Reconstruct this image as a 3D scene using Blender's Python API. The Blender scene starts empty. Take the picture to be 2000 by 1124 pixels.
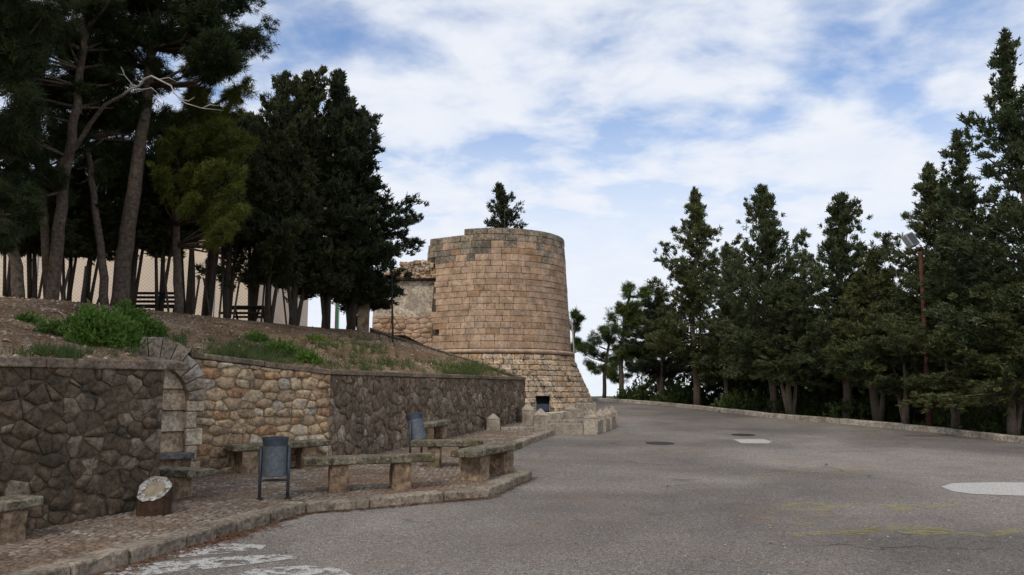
import bpy, math, random
import numpy as np
from mathutils import Vector
random.seed(7)
RNG = np.random.default_rng(11)
D2R = math.radians
SC = bpy.context.scene
COL = SC.collection

# ------------------------------------------------------------------ camera
FPX, CX, CY, HOR = 1600.0, 1000.0, 562.0, 770.0      # focal length and horizon of the 2000 px wide picture
EYE = 1.70
PITCH = math.atan((HOR - CY) / FPX)
SLOPE = 0.0383                                       # the road climbs gently away from the camera
cam_d = bpy.data.cameras.new('camera'); cam = bpy.data.objects.new('camera', cam_d); COL.objects.link(cam)
cam.location = (0, 0, EYE); cam.rotation_euler = (math.pi / 2 + PITCH, 0, 0)
cam_d.sensor_width = 36.0; cam_d.lens = 36.0 * FPX / 2000.0
cam_d.clip_start = 0.1; cam_d.clip_end = 9000
SC.camera = cam

# ------------------------------------------------------------------ sky
SUN_EL, SUN_AZ = D2R(48), D2R(205)      # azimuth measured from +Y (view direction) clockwise: behind the camera, a little left
wd = bpy.data.worlds.new('World'); SC.world = wd; wd.use_nodes = True
nt = wd.node_tree; nt.nodes.clear()
def wn(t, **k):
    n = nt.nodes.new(t)
    for a, b in k.items(): setattr(n, a, b)
    return n
L = nt.links.new
sky = wn('ShaderNodeTexSky', sky_type='NISHITA', sun_disc=False, sun_elevation=SUN_EL, sun_rotation=SUN_AZ)
sky.air_density = 1.0; sky.dust_density = 0.3; sky.ozone_density = 1.5
bg1 = wn('ShaderNodeBackground'); bg1.inputs['Strength'].default_value = 0.15
tint = wn('ShaderNodeMix', data_type='RGBA', blend_type='MULTIPLY'); tint.inputs[0].default_value = 1.0; tint.inputs[7].default_value = (0.64, 0.85, 1.07, 1)
L(sky.outputs['Color'], tint.inputs[6]); L(tint.outputs[2], bg1.inputs['Color'])
tc = wn('ShaderNodeTexCoord')
sep = wn('ShaderNodeSeparateXYZ'); L(tc.outputs['Generated'], sep.inputs[0])
def m(op, a, b=None, clamp=False):
    n = wn('ShaderNodeMath', operation=op); n.use_clamp = clamp
    for i, v in enumerate((a, b)):
        if v is None: continue
        if isinstance(v, (int, float)): n.inputs[i].default_value = v
        else: L(v, n.inputs[i])
    return n.outputs[0]
zc = m('ADD', m('MAXIMUM', sep.outputs['Z'], 0.0), 0.16)
cmb = wn('ShaderNodeCombineXYZ')
L(m('DIVIDE', sep.outputs['X'], zc), cmb.inputs[0]); L(m('DIVIDE', sep.outputs['Y'], zc), cmb.inputs[1])
def wnoise(scale, detail, rough, dist, sx=1, sy=1, off=(0, 0, 0), rot=0):
    mp = wn('ShaderNodeMapping'); L(cmb.outputs[0], mp.inputs['Vector'])
    mp.inputs['Scale'].default_value = (sx, sy, 1); mp.inputs['Location'].default_value = off; mp.inputs['Rotation'].default_value = (0, 0, rot)
    n = wn('ShaderNodeTexNoise'); L(mp.outputs[0], n.inputs['Vector'])
    n.inputs['Scale'].default_value = scale; n.inputs['Detail'].default_value = detail
    n.inputs['Roughness'].default_value = rough; n.inputs['Distortion'].default_value = dist
    return n.outputs['Fac']
big = wnoise(0.75, 4, 0.5, 0.3, 1, 1.3, (0.35, 0.55, 0), 0.3)
mid = wnoise(2.4, 7, 0.54, 0.25, 1.0, 1.15, (3, 1, 0), -0.5)
puf = wnoise(6.0, 6, 0.55, 0.2, 1, 1, (1, 7, 0))
s1 = m('ADD', m('MULTIPLY', big, 1.0), m('ADD', m('MULTIPLY', mid, 0.75), m('MULTIPLY', puf, 0.42)))
mr = wn('ShaderNodeMapRange', interpolation_type='SMOOTHSTEP'); L(s1, mr.inputs[0])
mr.inputs[1].default_value = 0.83; mr.inputs[2].default_value = 1.18; mr.inputs[3].default_value = 0.10; mr.inputs[4].default_value = 0.95
# thin white veil closing in towards the horizon
veil = wn('ShaderNodeMapRange', interpolation_type='SMOOTHSTEP'); L(sep.outputs['Z'], veil.inputs[0])
veil.inputs[1].default_value = 0.13; veil.inputs[2].default_value = 0.43; veil.inputs[3].default_value = 0.95; veil.inputs[4].default_value = 0.0
fac = m('MAXIMUM', mr.outputs[0], veil.outputs[0])
cr = wn('ShaderNodeMix', data_type='RGBA'); L(puf, cr.inputs[0])
cr.inputs[6].default_value = (0.74, 0.81, 0.93, 1); cr.inputs[7].default_value = (0.95, 0.955, 0.975, 1)
bg2 = wn('ShaderNodeBackground'); L(cr.outputs[2], bg2.inputs['Color']); bg2.inputs['Strength'].default_value = 1.02
mx = wn('ShaderNodeMixShader'); L(fac, mx.inputs[0]); L(bg1.outputs[0], mx.inputs[1]); L(bg2.outputs[0], mx.inputs[2])
wo = wn('ShaderNodeOutputWorld'); L(mx.outputs[0], wo.inputs[0])

# ------------------------------------------------------------------ sun (thin cloud: soft)
sd = bpy.data.lights.new('sun', 'SUN'); sun = bpy.data.objects.new('sun', sd); COL.objects.link(sun)
sd.energy = 1.5; sd.angle = D2R(12); sd.color = (1.0, 0.91, 0.77)
sdir = Vector((math.sin(SUN_AZ) * math.cos(SUN_EL), math.cos(SUN_AZ) * math.cos(SUN_EL), math.sin(SUN_EL)))
sun.rotation_euler = (-sdir).to_track_quat('-Z', 'Y').to_euler(); sun.location = (0, -10, 30)

SC.view_settings.view_transform = 'Standard'; SC.view_settings.look = 'None'
SC.view_settings.exposure = 0.0; SC.view_settings.gamma = 1.0; SC.view_settings.use_curve_mapping = False
SC.cycles.max_bounces = 6; SC.cycles.diffuse_bounces = 3; SC.cycles.transparent_max_bounces = 8

# ------------------------------------------------------------------ measuring helpers
def ray(u, v):
    a = (u - CX) / FPX; b = (CY - v) / FPX
    return np.array((a, math.cos(PITCH) - b * math.sin(PITCH), math.sin(PITCH) + b * math.cos(PITCH)))
def P(u, v, Y):
    d = ray(u, v); return np.array((0, 0, EYE)) + d * (Y / d[1])
def G(u, v, h=0.0):
    d = ray(u, v); t = (EYE - h) / (SLOPE * d[1] - d[2]); return np.array((0, 0, EYE)) + d * t
def gz(y): return SLOPE * y
PAVE = 0.11
def lerp(a, b, t): return a + (b - a) * t

# ------------------------------------------------------------------ object helpers
WORG = {}
def tag(o, label=None, cat=None, group=None, kind=None):
    if label: o['label'] = label
    if cat: o['category'] = cat
    if group: o['group'] = group
    if kind: o['kind'] = kind
    return o
def thing(name, loc, label, cat, group=None):
    o = bpy.data.objects.new(name, None); COL.objects.link(o); o.empty_display_size = 0.2
    o.location = tuple(loc); WORG[o.name] = np.array(loc, float)
    return tag(o, label, cat, group)
def mk(name, V, F, mat, parent=None, origin=None, smooth=False, rnd=None):
    """V in world coordinates; origin = world place of the object's own origin"""
    V = np.asarray(V, float)
    if origin is None: origin = WORG[parent.name] if parent is not None else np.array((V[:, 0].mean(), V[:, 1].mean(), V[:, 2].min()))
    origin = np.asarray(origin, float)
    me = bpy.data.meshes.new(name)
    F = F if isinstance(F, list) else F.tolist()
    me.from_pydata((V - origin).tolist(), [], F)
    if mat is not None: me.materials.append(mat)
    if smooth: me.polygons.foreach_set('use_smooth', [True] * len(me.polygons))
    if rnd is not None:
        at = me.attributes.new('rnd', 'FLOAT', 'FACE'); at.data.foreach_set('value', np.asarray(rnd, np.float32))
    me.update()
    o = bpy.data.objects.new(name, me); COL.objects.link(o)
    if parent is not None:
        o.parent = parent; o.location = tuple(origin - WORG[parent.name])
    else: o.location = tuple(origin)
    WORG[o.name] = origin
    return o
class MB:
    def __init__(s): s.V = []; s.F = []; s.R = []
    def add(s, V, F, r=None):
        n = len(s.V); s.V.extend([tuple(v) for v in V]); s.F.extend([tuple(i + n for i in f) for f in F])
        s.R.extend([random.random() if r is None else r] * len(F))
    def build(s, name, mat, parent=None, origin=None, smooth=False, rnd=False):
        return mk(name, s.V, s.F, mat, parent, origin, smooth, s.R if rnd else None)
BOXF = [(0, 3, 2, 1), (4, 5, 6, 7), (0, 1, 5, 4), (1, 2, 6, 5), (2, 3, 7, 6), (3, 0, 4, 7)]
def boxv(c, ax, ay, az):
    """centre and three half-axis vectors"""
    c, ax, ay, az = [np.array(q, float) for q in (c, ax, ay, az)]
    return [c + sx * ax + sy * ay + sz * az for sz in (-1, 1) for sx, sy in ((-1, -1), (1, -1), (1, 1), (-1, 1))]
def add_box(mb, c, size, rz=0.0, r=None):
    ca, sa = math.cos(rz), math.sin(rz)
    mb.add(boxv(c, (ca * size[0] / 2, sa * size[0] / 2, 0), (-sa * size[1] / 2, ca * size[1] / 2, 0), (0, 0, size[2] / 2)), BOXF, r)
def rough_box(c, size, rz=0.0, bev=0.02, jit=0.01, nx=4, ny=2, nz=2, tilt=0.0):
    """box with bevelled, slightly worn edges: a subdivided shell pushed in at its edges"""
    V = []; idx = {}; F = []
    sx, sy, sz = [q / 2 for q in size]
    ca, sa = math.cos(rz), math.sin(rz)
    def g(n, half):
        b = min(bev, half * 0.45)
        inner = [lerp(-half + b, half - b, i / n) for i in range(n + 1)]
        return [-half] + inner + [half]
    gx, gy, gzz = g(nx, sx), g(ny, sy), g(nz, sz)
    NX, NY, NZ = len(gx) - 1, len(gy) - 1, len(gzz) - 1
    def vid(i, j, k):
        if (i, j, k) in idx: return idx[(i, j, k)]
        x, y, z = gx[i], gy[j], gzz[k]
        ex, ey, ez = i in (0, NX), j in (0, NY), k in (0, NZ)
        n = ex + ey + ez
        if n >= 2:
            q = bev * (0.35 if n == 2 else 0.5)
            if ex: x -= math.copysign(q, x)
            if ey: y -= math.copysign(q, y)
            if ez: z -= math.copysign(q, z)
        x += random.uniform(-jit, jit); y += random.uniform(-jit, jit); z += random.uniform(-jit, jit) * 0.6
        z += tilt * x
        V.append((c[0] + ca * x - sa * y, c[1] + sa * x + ca * y, c[2] + z)); idx[(i, j, k)] = len(V) - 1
        return len(V) - 1
    for k in (0, NZ):
        for i in range(NX):
            for j in range(NY):
                q = [vid(i, j, k), vid(i + 1, j, k), vid(i + 1, j + 1, k), vid(i, j + 1, k)]
                F.append(q if k else q[::-1])
    for j in (0, NY):
        for i in range(NX):
            for k in range(NZ):
                q = [vid(i, j, k), vid(i + 1, j, k), vid(i + 1, j, k + 1), vid(i, j, k + 1)]
                F.append(q if j == 0 else q[::-1])
    for i in (0, NX):
        for j in range(NY):
            for k in range(NZ):
                q = [vid(i, j, k), vid(i, j + 1, k), vid(i, j + 1, k + 1), vid(i, j, k + 1)]
                F.append(q if i else q[::-1])
    return V, F
def tube(pts, rad, n=8, cap=True):
    pts = [np.array(p, float) for p in pts]; V = []; F = []
    for i, p in enumerate(pts):
        t = pts[min(i + 1, len(pts) - 1)] - pts[max(i - 1, 0)]; t /= (np.linalg.norm(t) + 1e-9)
        a = np.cross(t, (0, 0, 1.0)) if abs(t[2]) < 0.93 else np.cross(t, (1.0, 0, 0)); a /= np.linalg.norm(a); b = np.cross(t, a)
        r = rad[i] if hasattr(rad, '__len__') else rad
        for k in range(n):
            w = 2 * math.pi * k / n
            V.append(p + r * (math.cos(w) * a + math.sin(w) * b))
    for i in range(len(pts) - 1):
        for k in range(n):
            F.append((i * n + k, i * n + (k + 1) % n, (i + 1) * n + (k + 1) % n, (i + 1) * n + k))
    if cap:
        F.append(tuple(range(n))[::-1]); F.append(tuple((len(pts) - 1) * n + k for k in range(n)))
    return V, F
def vnoise(x, y, seed=0):
    """cheap smooth pseudo-noise, about -1..1"""
    return (math.sin(x * 1.3 + seed) * math.cos(y * 1.7 - seed * 0.7) + 0.6 * math.sin(x * 3.1 - y * 2.3 + seed * 2) + 0.4 * math.cos(x * 5.7 + y * 6.1 + seed * 3)) / 2

# ------------------------------------------------------------------ materials
def new_mat(name):
    mt = bpy.data.materials.new(name); mt.use_nodes = True
    nt = mt.node_tree; nt.nodes.clear()
    out = nt.nodes.new('ShaderNodeOutputMaterial'); b = nt.nodes.new('ShaderNodeBsdfPrincipled')
    nt.links.new(b.outputs[0], out.inputs[0]); b.inputs['Specular IOR Level'].default_value = 0.25
    return mt, nt, b
def N(nt, t, **k):
    n = nt.nodes.new(t)
    for a, b in k.items(): setattr(n, a, b)
    return n
def noise(nt, vec, scale, detail=4, rough=0.6, dist=0.0):
    n = N(nt, 'ShaderNodeTexNoise'); nt.links.new(vec, n.inputs['Vector'])
    n.inputs['Scale'].default_value = scale; n.inputs['Detail'].default_value = detail
    n.inputs['Roughness'].default_value = rough; n.inputs['Distortion'].default_value = dist
    return n.outputs['Fac']
def ramp(nt, f, stops, interp='LINEAR'):
    r = N(nt, 'ShaderNodeValToRGB'); nt.links.new(f, r.inputs[0]); cr = r.color_ramp; cr.interpolation = interp
    while len(cr.elements) < len(stops): cr.elements.new(0.5)
    for e, (p, c) in zip(cr.elements, stops):
        e.position = p; e.color = (c[0], c[1], c[2], 1) if hasattr(c, '__len__') else (c, c, c, 1)
    return r.outputs['Color']
def mixc(nt, fac, a, b, mode='MIX'):
    n = N(nt, 'ShaderNodeMix', data_type='RGBA', blend_type=mode)
    for s, v in ((n.inputs[0], fac), (n.inputs[6], a), (n.inputs[7], b)):
        if isinstance(v, (int, float)): s.default_value = v
        elif isinstance(v, (tuple, list)): s.default_value = (v[0], v[1], v[2], 1)
        else: nt.links.new(v, s)
    return n.outputs[2]
def math_(nt, op, a, b=0.0, clamp=False):
    n = N(nt, 'ShaderNodeMath', operation=op); n.use_clamp = clamp
    for s, v in ((n.inputs[0], a), (n.inputs[1], b)):
        if isinstance(v, (int, float)): s.default_value = v
        else: nt.links.new(v, s)
    return n.outputs[0]
def bump(nt, bsdf, h, strength=0.5, dist=0.02):
    b = N(nt, 'ShaderNodeBump'); b.inputs['Strength'].default_value = strength; b.inputs['Distance'].default_value = dist
    nt.links.new(h, b.inputs['Height']); nt.links.new(b.outputs[0], bsdf.inputs['Normal'])
def wpos(nt): return N(nt, 'ShaderNodeNewGeometry').outputs['Position']
def piece_rnd(nt):
    oi = N(nt, 'ShaderNodeObjectInfo'); at = N(nt, 'ShaderNodeAttribute', attribute_name='rnd')
    return math_(nt, 'FRACT', math_(nt, 'ADD', oi.outputs['Random'], at.outputs['Fac']))
def stone_mat(name, palette, spots=(), fine=18.0, grain=0.85, bumpd=0.02, rough=0.92, patch=None):
    """palette: colours picked per stone; spots: (colour, noise scale, threshold, softness, offset) of lichen, soot, moss"""
    mt, nt, b = new_mat(name); pos = wpos(nt); r = piece_rnd(nt)
    k = len(palette)
    col = ramp(nt, r, [(i / k, c) for i, c in enumerate(palette)], 'CONSTANT')
    n1 = noise(nt, pos, 3.2, 5, 0.6); n2 = noise(nt, pos, fine, 6, 0.68, 0.3)
    col = mixc(nt, 1.0, col, ramp(nt, n1, [(0.34, 0.68), (0.66, 1.28)]), 'MULTIPLY')
    col = mixc(nt, grain, col, ramp(nt, n2, [(0.38, 0.42), (0.5, 1.0), (0.63, 1.45)]), 'MULTIPLY')
    if patch:  # broad stain with a shape of its own
        c, sc, th, sf = patch
        f = noise(nt, pos, sc, 4, 0.6, 0.5)
        col = mixc(nt, ramp(nt, f, [(th, 0.0), (th + sf, 0.85)]), col, c)
    for i, (c, sc, th, sf) in enumerate(spots):
        mp = N(nt, 'ShaderNodeMapping'); nt.links.new(pos, mp.inputs[0]); mp.inputs['Location'].default_value = (7.3 * i + 1, 3.1 * i, 5.7 * i)
        f = noise(nt, mp.outputs[0], sc, 7, 0.7, 0.4)
        col = mixc(nt, ramp(nt, f, [(th, 0.0), (th + sf, 0.9)]), col, c)
    nt.links.new(col, b.inputs['Base Color']); b.inputs['Roughness'].default_value = rough
    h = math_(nt, 'ADD', math_(nt, 'MULTIPLY', n2, 1.0), math_(nt, 'MULTIPLY', noise(nt, pos, fine * 3.3, 3, 0.7), 0.45))
    bump(nt, b, h, 0.75, bumpd)
    return mt
def plain(name, col, rough=0.6, metal=0.0, var=0.25, scale=9.0, bumpd=0.004, obj=False):
    mt, nt, b = new_mat(name); pos = N(nt, 'ShaderNodeTexCoord').outputs['Object'] if obj else wpos(nt)
    n = noise(nt, pos, scale, 6, 0.65)
    c = mixc(nt, 1.0, tuple(col), ramp(nt, n, [(0.28, 1 - var), (0.72, 1 + var)]), 'MULTIPLY')
    nt.links.new(c, b.inputs['Base Color']); b.inputs['Roughness'].default_value = rough; b.inputs['Metallic'].default_value = metal
    bump(nt, b, noise(nt, pos, scale * 4, 4, 0.6), 0.5, bumpd)
    return mt
M = {}
M['tower'] = stone_mat('tower_ashlar', [(.47, .322, .205), (.48, .33, .222), (.455, .304, .20), (.48, .342, .236), (.455, .307, .205), (.465, .303, .195), (.455, .316, .215), (.435, .287, .183), (.37, .23, .137), (.47, .322, .214), (.46, .313, .208)],
    spots=[((.17, .085, .035), 1.6, .63, .12), ((.10, .085, .065), 5.0, .66, .10)], fine=14, bumpd=.012, grain=.45)
M['tower_top'] = stone_mat('tower_weathered_ashlar', [(.33, .26, .185), (.28, .225, .165), (.37, .285, .20), (.24, .195, .145), (.31, .235, .16)],
    spots=[((.10, .085, .06), 2.2, .50, .15), ((.15, .12, .055), 3.0, .62, .1)], fine=14, bumpd=.015)
M['skirt'] = stone_mat('skirt_stone', [(.50, .35, .22), (.54, .40, .27), (.45, .32, .205), (.56, .43, .30), (.49, .32, .185), (.42, .32, .225)],
    spots=[((.07, .065, .055), 3.4, .54, .09), ((.52, .47, .38), 6.0, .62, .08), ((.06, .055, .045), 12., .60, .06)], fine=13, bumpd=.025)
M['mortar_dark'] = plain('dark_joint', (.095, .07, .05), .95, var=.4, scale=6, bumpd=.02)
M['mortar_tan'] = plain('tan_mortar', (.27, .19, .12), .95, var=.35, scale=10, bumpd=.02)
M['rubble_dark'] = stone_mat('blackened_rubble', [(.135, .098, .062), (.112, .084, .053), (.155, .11, .07), (.125, .093, .06), (.17, .122, .08), (.108, .081, .051), (.14, .10, .063), (.24, .185, .13)],
    spots=[((.30, .27, .23), 2.1, .665, .05), ((.05, .045, .033), 4.0, .56, .12)], fine=16, bumpd=.03, patch=((.075, .066, .046), .9, .5, .2))
M['mortar_moss'] = plain('dark_mossy_mortar', (.108, .079, .05), .96, var=.45, scale=7, bumpd=.03)
M['rubble_tan'] = stone_mat('warm_rubble', [(.46, .33, .20), (.52, .40, .26), (.40, .27, .16), (.48, .35, .225), (.43, .255, .14), (.55, .44, .31), (.37, .265, .17), (.50, .37, .22), (.45, .385, .30)],
    spots=[((.55, .50, .42), 5.0, .63, .08), ((.10, .08, .055), 3.1, .63, .08)], fine=17, bumpd=.03)
M['rubble_mixed'] = stone_mat('sooty_mixed_rubble', [(.205, .15, .10), (.235, .175, .12), (.185, .138, .092), (.26, .195, .135), (.21, .15, .098), (.225, .16, .105), (.34, .27, .195), (.19, .142, .095), (.29, .225, .16), (.205, .15, .10)],
    spots=[((.40, .34, .265), 2.9, .635, .07), ((.10, .076, .05), 2.3, .57, .16)], fine=15, bumpd=.03)
M['mortar_grey'] = plain('grey_brown_mortar', (.15, .11, .073), .95, var=.4, scale=7, bumpd=.03)
M['dressed'] = stone_mat('dressed_pale_stone', [(.55, .43, .30), (.60, .49, .355), (.50, .37, .25), (.56, .46, .345)], spots=[((.34, .20, .105), 2.5, .58, .12), ((.12, .10, .08), 3.3, .63, .1)], fine=20, bumpd=.008)
M['arch'] = stone_mat('arch_stone', [(.30, .24, .18), (.27, .215, .16), (.33, .265, .195), (.25, .20, .15)], spots=[((.48, .45, .40), 2.6, .56, .07), ((.08, .07, .06), 3.0, .56, .12)], fine=16, bumpd=.02)
M['cap'] = stone_mat('coping_concrete', [(.20, .15, .105), (.23, .175, .125), (.18, .14, .10)], spots=[((.09, .07, .05), 1.8, .55, .15), ((.34, .28, .17), 4.0, .63, .08)], fine=24, bumpd=.008)
M['ledge'] = stone_mat('slate_ledge', [(.19, .17, .155)], spots=[((.10, .08, .06), 3, .6, .1)], fine=20, bumpd=.006)
M['slab'] = stone_mat('lichen_concrete_slab', [(.25, .215, .15), (.23, .195, .135), (.27, .23, .165)], spots=[((.10, .085, .04), 4.0, .47, .12), ((.05, .045, .03), 13.0, .53, .06), ((.46, .43, .37), 22.0, .60, .05)], fine=32, bumpd=.02)
M['bench_leg'] = stone_mat('tan_sandstone_leg', [(.30, .205, .13), (.265, .18, .115), (.33, .235, .15)], spots=[((.14, .11, .05), 2.8, .52, .14), ((.10, .07, .045), 4.5, .54, .12)], fine=15, bumpd=.02)
M['kerb'] = stone_mat('kerb_concrete', [(.29, .235, .175), (.26, .21, .155), (.31, .255, .19), (.24, .195, .145)], spots=[((.12, .10, .07), 2.6, .55, .14), ((.43, .38, .31), 7.0, .64, .08)], fine=22, bumpd=.015)
M['kerb_pale'] = stone_mat('pale_kerb_concrete', [(.38, .33, .265), (.35, .30, .235), (.41, .36, .29)], spots=[((.20, .16, .12), 1.6, .58, .14)], fine=20, bumpd=.01)
M['pillar'] = stone_mat('pale_pillar_stone', [(.38, .315, .245), (.345, .285, .22), (.41, .345, .27)], spots=[((.15, .135, .11), 6.0, .62, .07), ((.30, .22, .15), 2.4, .58, .14)], fine=24, grain=.55, bumpd=.014)
M['stucco'] = stone_mat('old_grey_stucco', [(.52, .43, .325)], spots=[((.33, .28, .225), 1.3, .54, .06), ((.48, .42, .33), 2.0, .62, .1)], fine=12, bumpd=.006)
M['cream'] = plain('cream_render', (.76, .62, .47), .9, var=.07, scale=1.2, bumpd=.003)
M['steel_blue'] = plain('blue_grey_painted_steel', (.065, .078, .095), .5, .3, .35, 14, .002)
M['steel_mesh'] = plain('worn_perforated_steel', (.125, .138, .155), .55, .3, .35, 22, .004)
M['black'] = plain('black_metal', (.018, .018, .02), .55, .2, .4, 10)
M['rust'] = plain('rusty_pole_paint', (.085, .034, .023), .8, .1, .6, 6, .004)
M['floodlight'] = plain('grey_lamp_housing', (.33, .34, .35), .5, .3, .15, 8)
M['white_pipe'] = plain('white_pipe', (.72, .70, .66), .5, 0, .08, 8)
M['iron'] = plain('dark_iron', (.05, .04, .035), .7, .4, .4, 12)
M['dark_wood'] = plain('dark_wood', (.04, .03, .023), .8, 0, .4, 9)
M['bark_pine'] = plain('pine_bark', (.115, .086, .065), .95, 0, .75, 16, .06)
M['bark_cyp'] = plain('cypress_bark', (.15, .115, .085), .95, 0, .4, 14, .03)
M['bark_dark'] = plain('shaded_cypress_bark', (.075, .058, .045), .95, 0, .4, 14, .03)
M['deadwood'] = plain('bleached_dead_wood', (.46, .42, .38), .85, 0, .25, 8, .01)
M['log_bark'] = plain('stump_bark', (.075, .042, .025), .95, 0, .6, 14, .04)
M['log_wood'] = plain('sawn_wood', (.31, .245, .165), .85, 0, .3, 12, .01)
M['log_paint'] = stone_mat('flaking_white_paint', [(.44, .42, .38)], spots=[((.14, .11, .08), 18, .50, .06), ((.35, .27, .17), 9, .53, .06)], fine=26, bumpd=.01)
M['earth_in'] = plain('tower_fill', (.2, .15, .1), .95, 0, .3, 3, .05)

# asphalt
mt, nt, b = new_mat('weathered_asphalt'); pos = wpos(nt)
n_big = noise(nt, pos, .22, 4, .55, .6); n_mid = noise(nt, pos, 1.1, 5, .6); n_f = noise(nt, pos, 70, 2, .8); n_g = noise(nt, pos, 24, 4, .75)
c = ramp(nt, n_big, [(.36, (.150, .130, .112)), (.50, (.218, .189, .162)), (.63, (.285, .246, .210))])
c = mixc(nt, .8, c, ramp(nt, n_mid, [(.3, .82), (.7, 1.15)]), 'MULTIPLY')
c = mixc(nt, 1.0, c, ramp(nt, n_f, [(.36, .45), (.5, .96), (.61, 1.5), (.70, 1.9)]), 'MULTIPLY')
c = mixc(nt, .7, c, ramp(nt, n_g, [(.38, .62), (.62, 1.35)]), 'MULTIPLY')
dirt = noise(nt, pos, .55, 5, .65, .8)
c = mixc(nt, ramp(nt, dirt, [(.52, 0.0), (.68, .40)]), c, (.23, .16, .11))
vo = N(nt, 'ShaderNodeTexVoronoi', feature='DISTANCE_TO_EDGE'); vo.inputs['Scale'].default_value = .33
wob = N(nt, 'ShaderNodeVectorMath', operation='ADD'); nz = N(nt, 'ShaderNodeTexNoise'); nt.links.new(pos, nz.inputs['Vector']); nz.inputs['Scale'].default_value = 1.6; nz.inputs['Detail'].default_value = 6
nt.links.new(pos, wob.inputs[0]); nt.links.new(nz.outputs['Color'], wob.inputs[1]); nt.links.new(wob.outputs[0], vo.inputs['Vector'])
crk = math_(nt, 'MULTIPLY', ramp(nt, vo.outputs['Distance'], [(.0, 1.0), (.004, .7), (.008, 0.0)]), ramp(nt, noise(nt, pos, .4, 3), [(.54, 0.0), (.62, .8)]))
c = mixc(nt, crk, c, (.045, .04, .036))
stain = noise(nt, pos, 2.3, 4, .6, 1.0); c = mixc(nt, ramp(nt, stain, [(.64, 0.0), (.72, .5)]), c, (.085, .078, .07))
nt.links.new(c, b.inputs['Base Color']); b.inputs['Roughness'].default_value = .92
bump(nt, b, math_(nt, 'SUBTRACT', n_f, crk), .9, .012); M['asphalt'] = mt
# worn paint sheets: paint mixed with see-through gaps
def paint_mat(name, col, scale, th, sf, strength=.9):
    mt, nt, b = new_mat(name); pos = wpos(nt)
    f = noise(nt, pos, scale, 8, .75, .3); g = noise(nt, pos, 90, 2, .7)
    b.inputs['Base Color'].default_value = (*col, 1); b.inputs['Roughness'].default_value = .85
    c = mixc(nt, .6, tuple(col), ramp(nt, g, [(.35, .6), (.65, 1.15)]), 'MULTIPLY'); nt.links.new(c, b.inputs['Base Color'])
    tr = N(nt, 'ShaderNodeBsdfTransparent'); ms = N(nt, 'ShaderNodeMixShader')
    a = math_(nt, 'MULTIPLY', ramp(nt, f, [(th, 0.0), (th + sf, strength)]), ramp(nt, g, [(.36, .35), (.5, 1.0)]))
    nt.links.new(a, ms.inputs[0]); nt.links.new(tr.outputs[0], ms.inputs[1]); nt.links.new(b.outputs[0], ms.inputs[2])
    out = [n for n in nt.nodes if n.type == 'OUTPUT_MATERIAL'][0]; nt.links.new(ms.outputs[0], out.inputs[0])
    return mt
M['paint_white'] = paint_mat('worn_white_paint', (.62, .595, .55), 7.0, .445, .08)
M['paint_patch'] = paint_mat('white_cement_patch', (.58, .55, .50), 2.0, .15, .12, 1.0)
M['paint_yellow'] = paint_mat('worn_yellow_paint', (.45, .40, .15), 9.0, .43, .14, .52)
M['paint_orange'] = paint_mat('worn_ochre_paint', (.50, .33, .10), 7.0, .45, .16, .7)
# soil of the bank and of the ground
def soil_mat(name, a, b_, c_, green=None, gth=.6):
    mt, nt, b = new_mat(name); pos = wpos(nt)
    n1 = noise(nt, pos, .9, 6, .65, .4); n2 = noise(nt, pos, 26, 5, .75)
    c = ramp(nt, n1, [(.36, a), (.50, b_), (.64, c_)])
    c = mixc(nt, 1.0, c, ramp(nt, n2, [(.38, .32), (.5, .95), (.62, 1.7)]), 'MULTIPLY')
    if green:
        f = noise(nt, pos, 1.4, 6, .7, .3); c = mixc(nt, ramp(nt, f, [(gth, 0.0), (gth + .1, .8)]), c, green)
    nt.links.new(c, b.inputs['Base Color']); b.inputs['Roughness'].default_value = .97
    bump(nt, b, math_(nt, 'ADD', n2, noise(nt, pos, 7, 4, .6)), .9, .05)
    return mt
M['bank'] = soil_mat('red_needle_soil', (.175, .100, .052), (.265, .165, .090), (.38, .27, .17))
M['ground'] = soil_mat('dry_ground', (.06, .06, .03), (.09, .085, .045), (.06, .075, .03), (.035, .055, .018), .45)
M['pave_bed'] = soil_mat('pavement_mortar_bed', (.185, .13, .09), (.235, .165, .115), (.25, .155, .098))
M['cobble'] = stone_mat('river_pebbles', [(.215, .17, .13), (.25, .205, .16), (.19, .155, .12), (.27, .225, .18), (.235, .175, .128), (.205, .165, .13), (.32, .28, .23)], spots=[((.19, .115, .07), 1.1, .47, .14), ((.13, .10, .075), 3.0, .55, .1)], fine=26, bumpd=.006)
# foliage
def leaf_mat(name, dark, light, scale=1.6, trans=.25, rough=.6):
    mt, nt, b = new_mat(name); pos = wpos(nt)
    at = N(nt, 'ShaderNodeAttribute', attribute_name='rnd'); oi = N(nt, 'ShaderNodeObjectInfo')
    f = math_(nt, 'ADD', math_(nt, 'MULTIPLY', noise(nt, pos, scale, 4, .6), .75), math_(nt, 'MULTIPLY', at.outputs['Fac'], .32))
    c = ramp(nt, f, [(.30, dark), (.78, light)])
    c = mixc(nt, 1.0, c, ramp(nt, oi.outputs['Random'], [(0, (.72, .78, .80)), (.5, (1.0, 1.0, 1.0)), (1, (1.30, 1.18, 1.0))]), 'MULTIPLY')
    nt.links.new(c, b.inputs['Base Color']); b.inputs['Roughness'].default_value = rough
    tl = N(nt, 'ShaderNodeBsdfTranslucent'); nt.links.new(c, tl.inputs[0])
    ms = N(nt, 'ShaderNodeMixShader'); ms.inputs[0].default_value = trans
    nt.links.new(b.outputs[0], ms.inputs[1]); nt.links.new(tl.outputs[0], ms.inputs[2])
    out = [n for n in nt.nodes if n.type == 'OUTPUT_MATERIAL'][0]; nt.links.new(ms.outputs[0], out.inputs[0])
    return mt
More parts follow.
